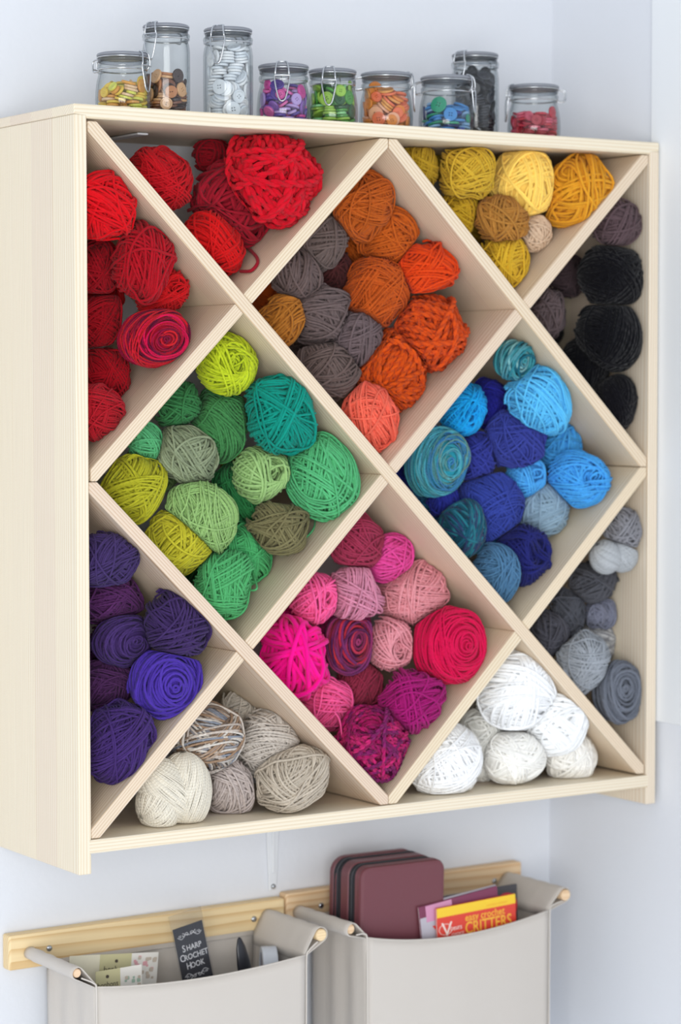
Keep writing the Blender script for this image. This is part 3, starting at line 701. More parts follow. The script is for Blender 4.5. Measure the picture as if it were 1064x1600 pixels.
def half(q, u):
    r = np.array([q[4] * 1.07, .88 * (q[4] + q[5]) / 2, q[5] * 1.05]); a = math.radians(q[6]); ca, sa = math.cos(a), math.sin(a)
    v = np.array([u[0] * ca + u[2] * sa, u[1], -u[0] * sa + u[2] * ca]); return 1 / math.sqrt(((v / r) ** 2).sum())
SHOWN = []
for i, q in enumerate(YARN):
    cell, x, y, z, rx, rz, rot, style, sd, dye, label = q
    c = np.array([x, y, z]); planes = cell_planes(cell)
    for j, p in enumerate(YARN):
        if i == j or p[0] != cell: continue
        d = np.array(p[1:4]) - c; dist = np.linalg.norm(d); u = d / dist
        a, b = half(q, u), half(p, u)
        if a + b > dist: planes.append((-u, -(u @ (c + u * dist * a / (a + b)))))
    if style == 'hank': dat = yarn_hank((rx, rz), sd / 2000, rot, dye, 900 + i, planes, c)
    else: dat = yarn_ball((rx, rz), sd / 2000, rot, style, dye, 100 + i, planes, c)
    nm = 'yarn_hank' if style == 'hank' else 'yarn_ball'
    o = link(nm, quick_mesh(nm, *dat, Y_MAT.get({'roving': 'soft'}.get(style, style), Y_MAT['ball'])), None, c)
    setp(o, label, 'yarn', GROUPS[cell])
    SHOWN.append(o)

# loose ends hanging off a few balls: ball, radius, path (x, y, z)
for k, tr, path in (
    (9, 0.0024, ((0.3075, 0.1221, 0.7881), (0.2945, 0.0802, 0.7753), (0.2841, 0.0482, 0.7649), (0.2743, 0.0306, 0.7553), (0.2644, 0.0310, 0.7455), (0.2647, 0.0583, 0.7457))),
    (51, 0.0013, ((0.3983, 0.0830, 0.4100), (0.3863, 0.0611, 0.3979), (0.3736, 0.0513, 0.3854), (0.3538, 0.0634, 0.3658), (0.3422, 0.0853, 0.3542))),
    (57, 0.0014, ((0.3142, 0.1498, 0.3660), (0.3008, 0.1068, 0.3528), (0.2712, 0.0329, 0.3234), (0.2622, 0.0149, 0.3146), (0.2597, 0.0275, 0.3121), (0.2664, 0.0537, 0.3187))),
    (94, 0.0013, ((0.4075, 0.0450, 0.1323), (0.4161, 0.0450, 0.1207), (0.4193, 0.0450, 0.1060), (0.4215, 0.0450, 0.0877))),
):
    cx = SHOWN[k].location
    pts = [Vector(p) - cx for p in smooth_path(path, 6)]
    v, f = tube(pts, tr, 6)
    c = lin(YARN[k][9].split(',')[0]); me = quick_mesh('yarn_tail', *(lambda V_, F_: (V_, F_, np.zeros((len(F_), 8)), np.tile(c, (len(V_), 1))))(np.array([tuple(q) for q in v]), np.array([q for q in f if len(q) == 4])), Y_MAT['ball'])
    link('yarn_tail', me, SHOWN[k])

# second row deeper in the compartments, glimpsed through the gaps: front ball it lies behind, one it is alike, x, y, z, radius, spin
BACK = [
(1, 3, 0.1169, 0.1914, 0.7215, 0.0407, 118),
(25, 15, 0.405, 0.1942, 0.7101, 0.0434, 159),
(20, 14, 0.5136, 0.1653, 0.7994, 0.0377, 192),
(24, 20, 0.4326, 0.1863, 0.6092, 0.0426, 218),
(32, 27, 0.7135, 0.1763, 0.8211, 0.0395, 82),
(31, 28, 0.7959, 0.1855, 0.8768, 0.0419, 210),
(49, 50, 0.1853, 0.1799, 0.4694, 0.043, 135),
(53, 43, 0.3391, 0.1792, 0.456, 0.0371, 29),
(55, 46, 0.2594, 0.1872, 0.3529, 0.0386, 269),
(71, 66, 0.7513, 0.1794, 0.3629, 0.0375, 29),
(70, 66, 0.679, 0.1909, 0.4229, 0.0388, 316),
(62, 70, 0.5921, 0.1762, 0.4453, 0.0361, 172),
(89, 84, 0.4997, 0.167, 0.2321, 0.0407, 21),
(87, 88, 0.4005, 0.1891, 0.2561, 0.0414, 357),
(92, 88, 0.5235, 0.1831, 0.1271, 0.0363, 192),
(99, 97, 0.1321, 0.1885, 0.2307, 0.0387, 350),
(104, 106, 0.2119, 0.1673, 0.1132, 0.0438, 49),
(112, 113, 0.7447, 0.1689, 0.0658, 0.0377, 49),
(41, 40, 0.8915, 0.1978, 0.6746, 0.0398, 77),
]
COLOUR_OF = {'redL': 'red', 'org': 'orange or brown', 'yel': 'yellow', 'blk': 'dark', 'grn': 'green', 'blu': 'blue', 'gry': 'grey', 'pnk': 'pink', 'pur': 'purple', 'bge': 'beige', 'wht': 'white'}
for near, k, x, y, z, r, spin in BACK:
    q = YARN[k]; o = link('yarn_ball', SHOWN[k].data, None, (x, y, z), (0, math.radians(spin), 0))
    s_ = r / max(q[4], q[5]); o.scale = (s_, s_ * .95, s_)
    head = ' '.join(YARN[near][10].split(',')[0].split()[:9])
    setp(o, 'deeper %s yarn ball glimpsed behind the %s' % (COLOUR_OF[q[0]].split(' or ')[0], head), 'yarn', 'back row of ' + GROUPS[q[0]])

# ------------------------------------------------------------------ jars of buttons on the top board
def glass_mat(name, tint, edge):
    """thin clear glass: lets light through, mirrors at glancing angles"""
    m = bpy.data.materials.new(name); m.use_nodes = True
    n, l = nodes(m); n.remove(n['Principled BSDF']); out = n['Material Output']
    tr = n.new('ShaderNodeBsdfTransparent'); gl = n.new('ShaderNodeBsdfGlossy'); gl.inputs['Roughness'].default_value = .09
    lw = n.new('ShaderNodeLayerWeight'); lw.inputs['Blend'].default_value = .5
    mx = n.new('ShaderNodeMix'); mx.data_type = 'RGBA'; mx.inputs['A'].default_value = (*tint, 1); mx.inputs['B'].default_value = (*edge, 1)
    l.new(math_node(n, l, 'POWER', lw.outputs['Facing'], 2.5), mx.inputs['Factor']); l.new(mx.outputs['Result'], tr.inputs['Color'])
    fr = math_node(n, l, 'ADD', math_node(n, l, 'MULTIPLY', math_node(n, l, 'POWER', lw.outputs['Facing'], 5.0), .8), .035)
    ms = n.new('ShaderNodeMixShader'); l.new(fr, ms.inputs['Fac']); l.new(tr.outputs[0], ms.inputs[1]); l.new(gl.outputs[0], ms.inputs[2])
    l.new(ms.outputs[0], out.inputs['Surface'])
    return m
M_glass = glass_mat('clear_glass', (.965, .975, .975), (.62, .66, .68))
M_skirt = glass_mat('lid_glass', (.74, .76, .78), (.35, .37, .4))
M_cap = mat('grey_lid', '84878f', .35)
M_gasket = mat('rubber_gasket', 'c8c9cc', .6)

def jar_profiles(tall):
    if tall:
        o = [(0, .0015), (.026, .0005), (.0308, .003), (.0328, .010), (.0332, .05), (.0330, .088), (.0318, .097), (.0295, .103), (.0292, .1045), (.0325, .106), (.0332, .1085), (.0325, .1110), (.0295, .1125), (.0293, .1145)]
    else:
        o = [(0, .0015), (.028, .0005), (.0335, .0025), (.0362, .009), (.0366, .018), (.0360, .030), (.0345, .042), (.0325, .051), (.0310, .0565), (.0306, .0590), (.0332, .0605), (.0338, .063), (.0332, .0655), (.0310, .067), (.0308, .069)]
    wall = .0022
    i = [(max(r - wall, 0), z + (.003 if k < 3 else 0)) for k, (r, z) in enumerate(o)]
    i = [(r, z) for r, z in i if r > 0]
    i[0] = (i[0][0], .004)
    return o + i[::-1] + [(0, .004)]

def wire(pts, r=.0011, closed=False, k=5): return tube(smooth_path(pts, k) if not closed else pts, r, 6, closed)

def make_jar(x, y, tall, sxy, sz, phi, label):
    r = link('clip_top_jar', None, None, (x, y, H + T)); r.scale = (1, 1, 1)
    setp(r, label, 'jar', 'glass clip-top jars on the shelf')
    S = lambda prof: [(a * sxy, b * sz) for a, b in prof]
    v, f = lathe(S(jar_profiles(tall)), 44); link('glass_body', mesh('glass_body', v, f, M_glass, True), r)
    top = .124 if tall else .0815
    rc = .0315 if tall else .0336
    b = top - .0125
    v, f = lathe(S([(rc - .0035, b + .0005), (rc - .001, b), (rc - .0008, b + .0050), (rc - .003, b + .0055)]), 40, True)
    link('lid_skirt', mesh('lid_skirt', v, f, M_skirt, True), r)
    v, f = lathe(S([(0, b + .0052), (rc - .0015, b + .0052), (rc - .0015, b + .0072), (0, b + .0072)]), 40)
    link('gasket', mesh('gasket', v, f, M_gasket, False), r)
    v, f = lathe(S([(0, b + .0074), (rc - .001, b + .0074), (rc + .0006, b + .0082), (rc + .001, b + .0096), (rc + .0002, b + .0112), (rc - .002, b + .0122), (0, b + .0125)]), 44)
    link('lid_cap', mesh('lid_cap', v, f, M_cap, True), r)
    # wire fittings
    cdir = Vector((CAM[0] - x, CAM[1] - y)).normalized(); rt = Vector((RIGHT.x, RIGHT.y)).normalized()
    a = cdir * math.cos(math.radians(phi)) + rt * math.sin(math.radians(phi)); a.normalize(); t = Vector((-a.y, a.x))
    def at(o, s, z): return (a.x * o * sxy + t.x * s * sxy, a.y * o * sxy + t.y * s * sxy, z * sz)
    zr = .1043 if tall else .0590
    rn = (.0318 if tall else .0322)
    ring = [(rn * sxy * math.cos(q), rn * sxy * math.sin(q), zr * sz) for q in np.linspace(0, 2 * math.pi, 48, endpoint=False)]
    zb = b + .0062
    ring2 = [((rc - .0002) * sxy * math.cos(q), (rc - .0002) * sxy * math.sin(q), zb * sz) for q in np.linspace(0, 2 * math.pi, 48, endpoint=False)]
    link('neck_wire', mesh('neck_wire', *wire(ring, .0011, True), M_wire, True), r)
    link('lid_wire', mesh('lid_wire', *wire(ring2, .001, True), M_wire, True), r)
    e = rn + .0035
    bail = [at(rn + .001, -.0085, zr), at(e + .001, -.0092, zr + .006), at(e + .001, -.0085, b + .004), at(e - .001, -.007, top - .001), at(rc - .004, -.0055, top + .0012), at(rc - .005, 0, top + .0014),
            at(rc - .004, .0055, top + .0012), at(e - .001, .007, top - .001), at(e + .001, .0085, b + .004), at(e + .001, .0092, zr + .006), at(rn + .001, .0085, zr)]
    lev = [at(e + .001, -.0105, zr + .004), at(e + .002, -.0095, zr - .006), at(e + .003, -.005, zr - .026), at(e + .0035, 0, zr - .031), at(e + .003, .005, zr - .026), at(e + .002, .0095, zr - .006), at(e + .001, .0105, zr + .004)]
    cross = [at(e + .001, -.0115, zr + .004), at(e + .0018, 0, zr + .0045), at(e + .001, .0115, zr + .004)]
    cl = link('clasp', mesh('clasp', *wire(bail), M_wire, True), r)
    link('lever', mesh('lever', *join([wire(lev), wire(cross)]), M_wire, True), cl)
    hg = [at(-rn, -.007, zr), at(-rn - .009, -.006, zr - .001), at(-rn - .011, -.0055, zr + .004), at(-rn - .010, -.005, b + .004), at(-rc + .002, -.005, b + .0065)]
    hg2 = [at(-rn, .007, zr), at(-rn - .009, .006, zr - .001), at(-rn - .011, .0055, zr + .004), at(-rn - .010, .005, b + .004), at(-rc + .002, .005, b + .0065)]
    bar = [at(-rn - .011, -.006, zr + .003), at(-rn - .011, .006, zr + .003)]
    link('hinge', mesh('hinge', *join([wire(hg), wire(hg2), wire(bar)]), M_wire, True), r)
    return r

JARS = {  # x, y, tall, width scale, height scale, clasp direction, jar label
 'A': (.0985, .085, 0, 1.0, .985, 62, 'squat clip-top jar with a few yellow buttons, leftmost on the shelf'),
 'B': (.1690, .092, 1, .97, 1.0, -35, 'tall clip-top jar half full of brown buttons'),
 'C': (.2660, .092, 1, 1.03, 1.02, -22, 'tall clip-top jar filled with white buttons'),
 'D': (.3480, .080, 0, 1.02, 1.0, -3, 'squat clip-top jar of purple and pink buttons'),
 'E': (.4290, .080, 0, .98, .985, -8, 'squat clip-top jar of green buttons'),
 'F': (.5200, .080, 0, 1.05, 1.005, 95, 'squat clip-top jar of orange and peach buttons'),
 'G': (.6220, .075, 0, 1.09, 1.02, 75, 'squat clip-top jar of blue buttons in front of the tall black one'),
 'H': (.7220, .140, 1, 1.07, 1.05, -38, 'tall clip-top jar of black buttons behind the blue one'),
 'R': (.7860, .080, 0, 1.08, 1.0, -85, 'squat clip-top jar of red buttons, rightmost on the shelf')}
for k, q in JARS.items(): make_jar(*q)

# buttons: flat discs with a raised rim and four sewing holes
def button_mesh(name, r, holes=4):
    h = .0017; v = []; f = []
    a = r * .42; c = np.linspace(-a, a, 6); hole = {(1, 1), (1, 3), (3, 1), (3, 3)} if holes == 4 else {(1, 2), (3, 2)}
    def grid(z):
        o = len(v)
        for i in range(6):
            for j in range(6): v.append((c[i], c[j], z))
        return o
    gt, gb = grid(h * .55), grid(-h)
    for i in range(5):
        for j in range(5):
            ids = [i * 6 + j, (i + 1) * 6 + j, (i + 1) * 6 + j + 1, i * 6 + j + 1]
            if (i, j) in hole:
                for s in range(4): f.append((gt + ids[s], gt + ids[(s + 1) % 4], gb + ids[(s + 1) % 4], gb + ids[s]))
            else: f.append(tuple(gt + q for q in ids)); f.append(tuple(gb + q for q in ids[::-1]))
    per = [i * 6 for i in range(5)] + [30 + j for j in range(5)] + [35 - 6 * i for i in range(5)] + [5 - j for j in range(5)]
    ang = [math.atan2(v[q][1], v[q][0]) for q in per]
    def ringv(rad, z):
        o = len(v)
        for t in ang: v.append((rad * math.cos(t), rad * math.sin(t), z))
        return o
    rs = [ringv(r * .68, h * .55), ringv(r * .8, h), ringv(r * .93, h), ringv(r, h * .45), ringv(r, -h * .55), ringv(r * .93, -h)]
    n = 20
    for i in range(n):
        j = (i + 1) % n
        f.append((gt + per[i], rs[0] + i, rs[0] + j, gt + per[j]))
        for p, q in zip(rs, rs[1:]): f.append((p + i, q + i, q + j, p + j))
        f.append((rs[-1] + i, gb + per[i], gb + per[j], rs[-1] + j))
    return v, f
BUTTON_COLOURS = {
 'A': [('e8c544', 'golden yellow'), ('d9d95a', 'lemon lime'), ('e0a045', 'amber'), ('e8c39a', 'peach')],
 'B': [('7c4a30', 'brown'), ('b97a4c', 'tan wooden'), ('d9a878', 'light wooden'), ('3b2826', 'dark brown')],
 'C': [('e9ebee', 'white'), ('dde3ea', 'bluish white')],
 'D': [('8a5cb4', 'purple'), ('d23f9a', 'hot pink'), ('b79ad6', 'lilac'), ('5a3f9c', 'violet'), ('e06cb0', 'pink')],
 'E': [('4c9a3a', 'leaf green'), ('8cd08a', 'mint green'), ('2c5a34', 'dark green'), ('9cc84a', 'lime green')],
 'F': [('e58a35', 'orange'), ('ef7a50', 'coral orange'), ('eeb08c', 'peach'), ('e8a050', 'light orange')],
 'G': [('2f4a9e', 'royal blue'), ('8cb8e0', 'pale blue'), ('3a86c8', 'sky blue'), ('2c9a78', 'sea green'), ('20306e', 'navy')],
 'H': [('2b2c33', 'black'), ('3d3f47', 'charcoal')],
 'R': [('c0283c', 'red'), ('a81e34', 'dark red'), ('d0506a', 'rose red')]}
JAR_NAME = {'A': 'yellow button jar', 'B': 'tall brown button jar', 'C': 'tall white button jar', 'D': 'purple and pink button jar', 'E': 'green button jar', 'F': 'orange button jar', 'G': 'blue button jar', 'H': 'tall black button jar', 'R': 'red button jar'}
BM = {}
def bmat(h):
    if h not in BM:
        BM[h] = mat('plastic_button', h, .35)
    return BM[h]
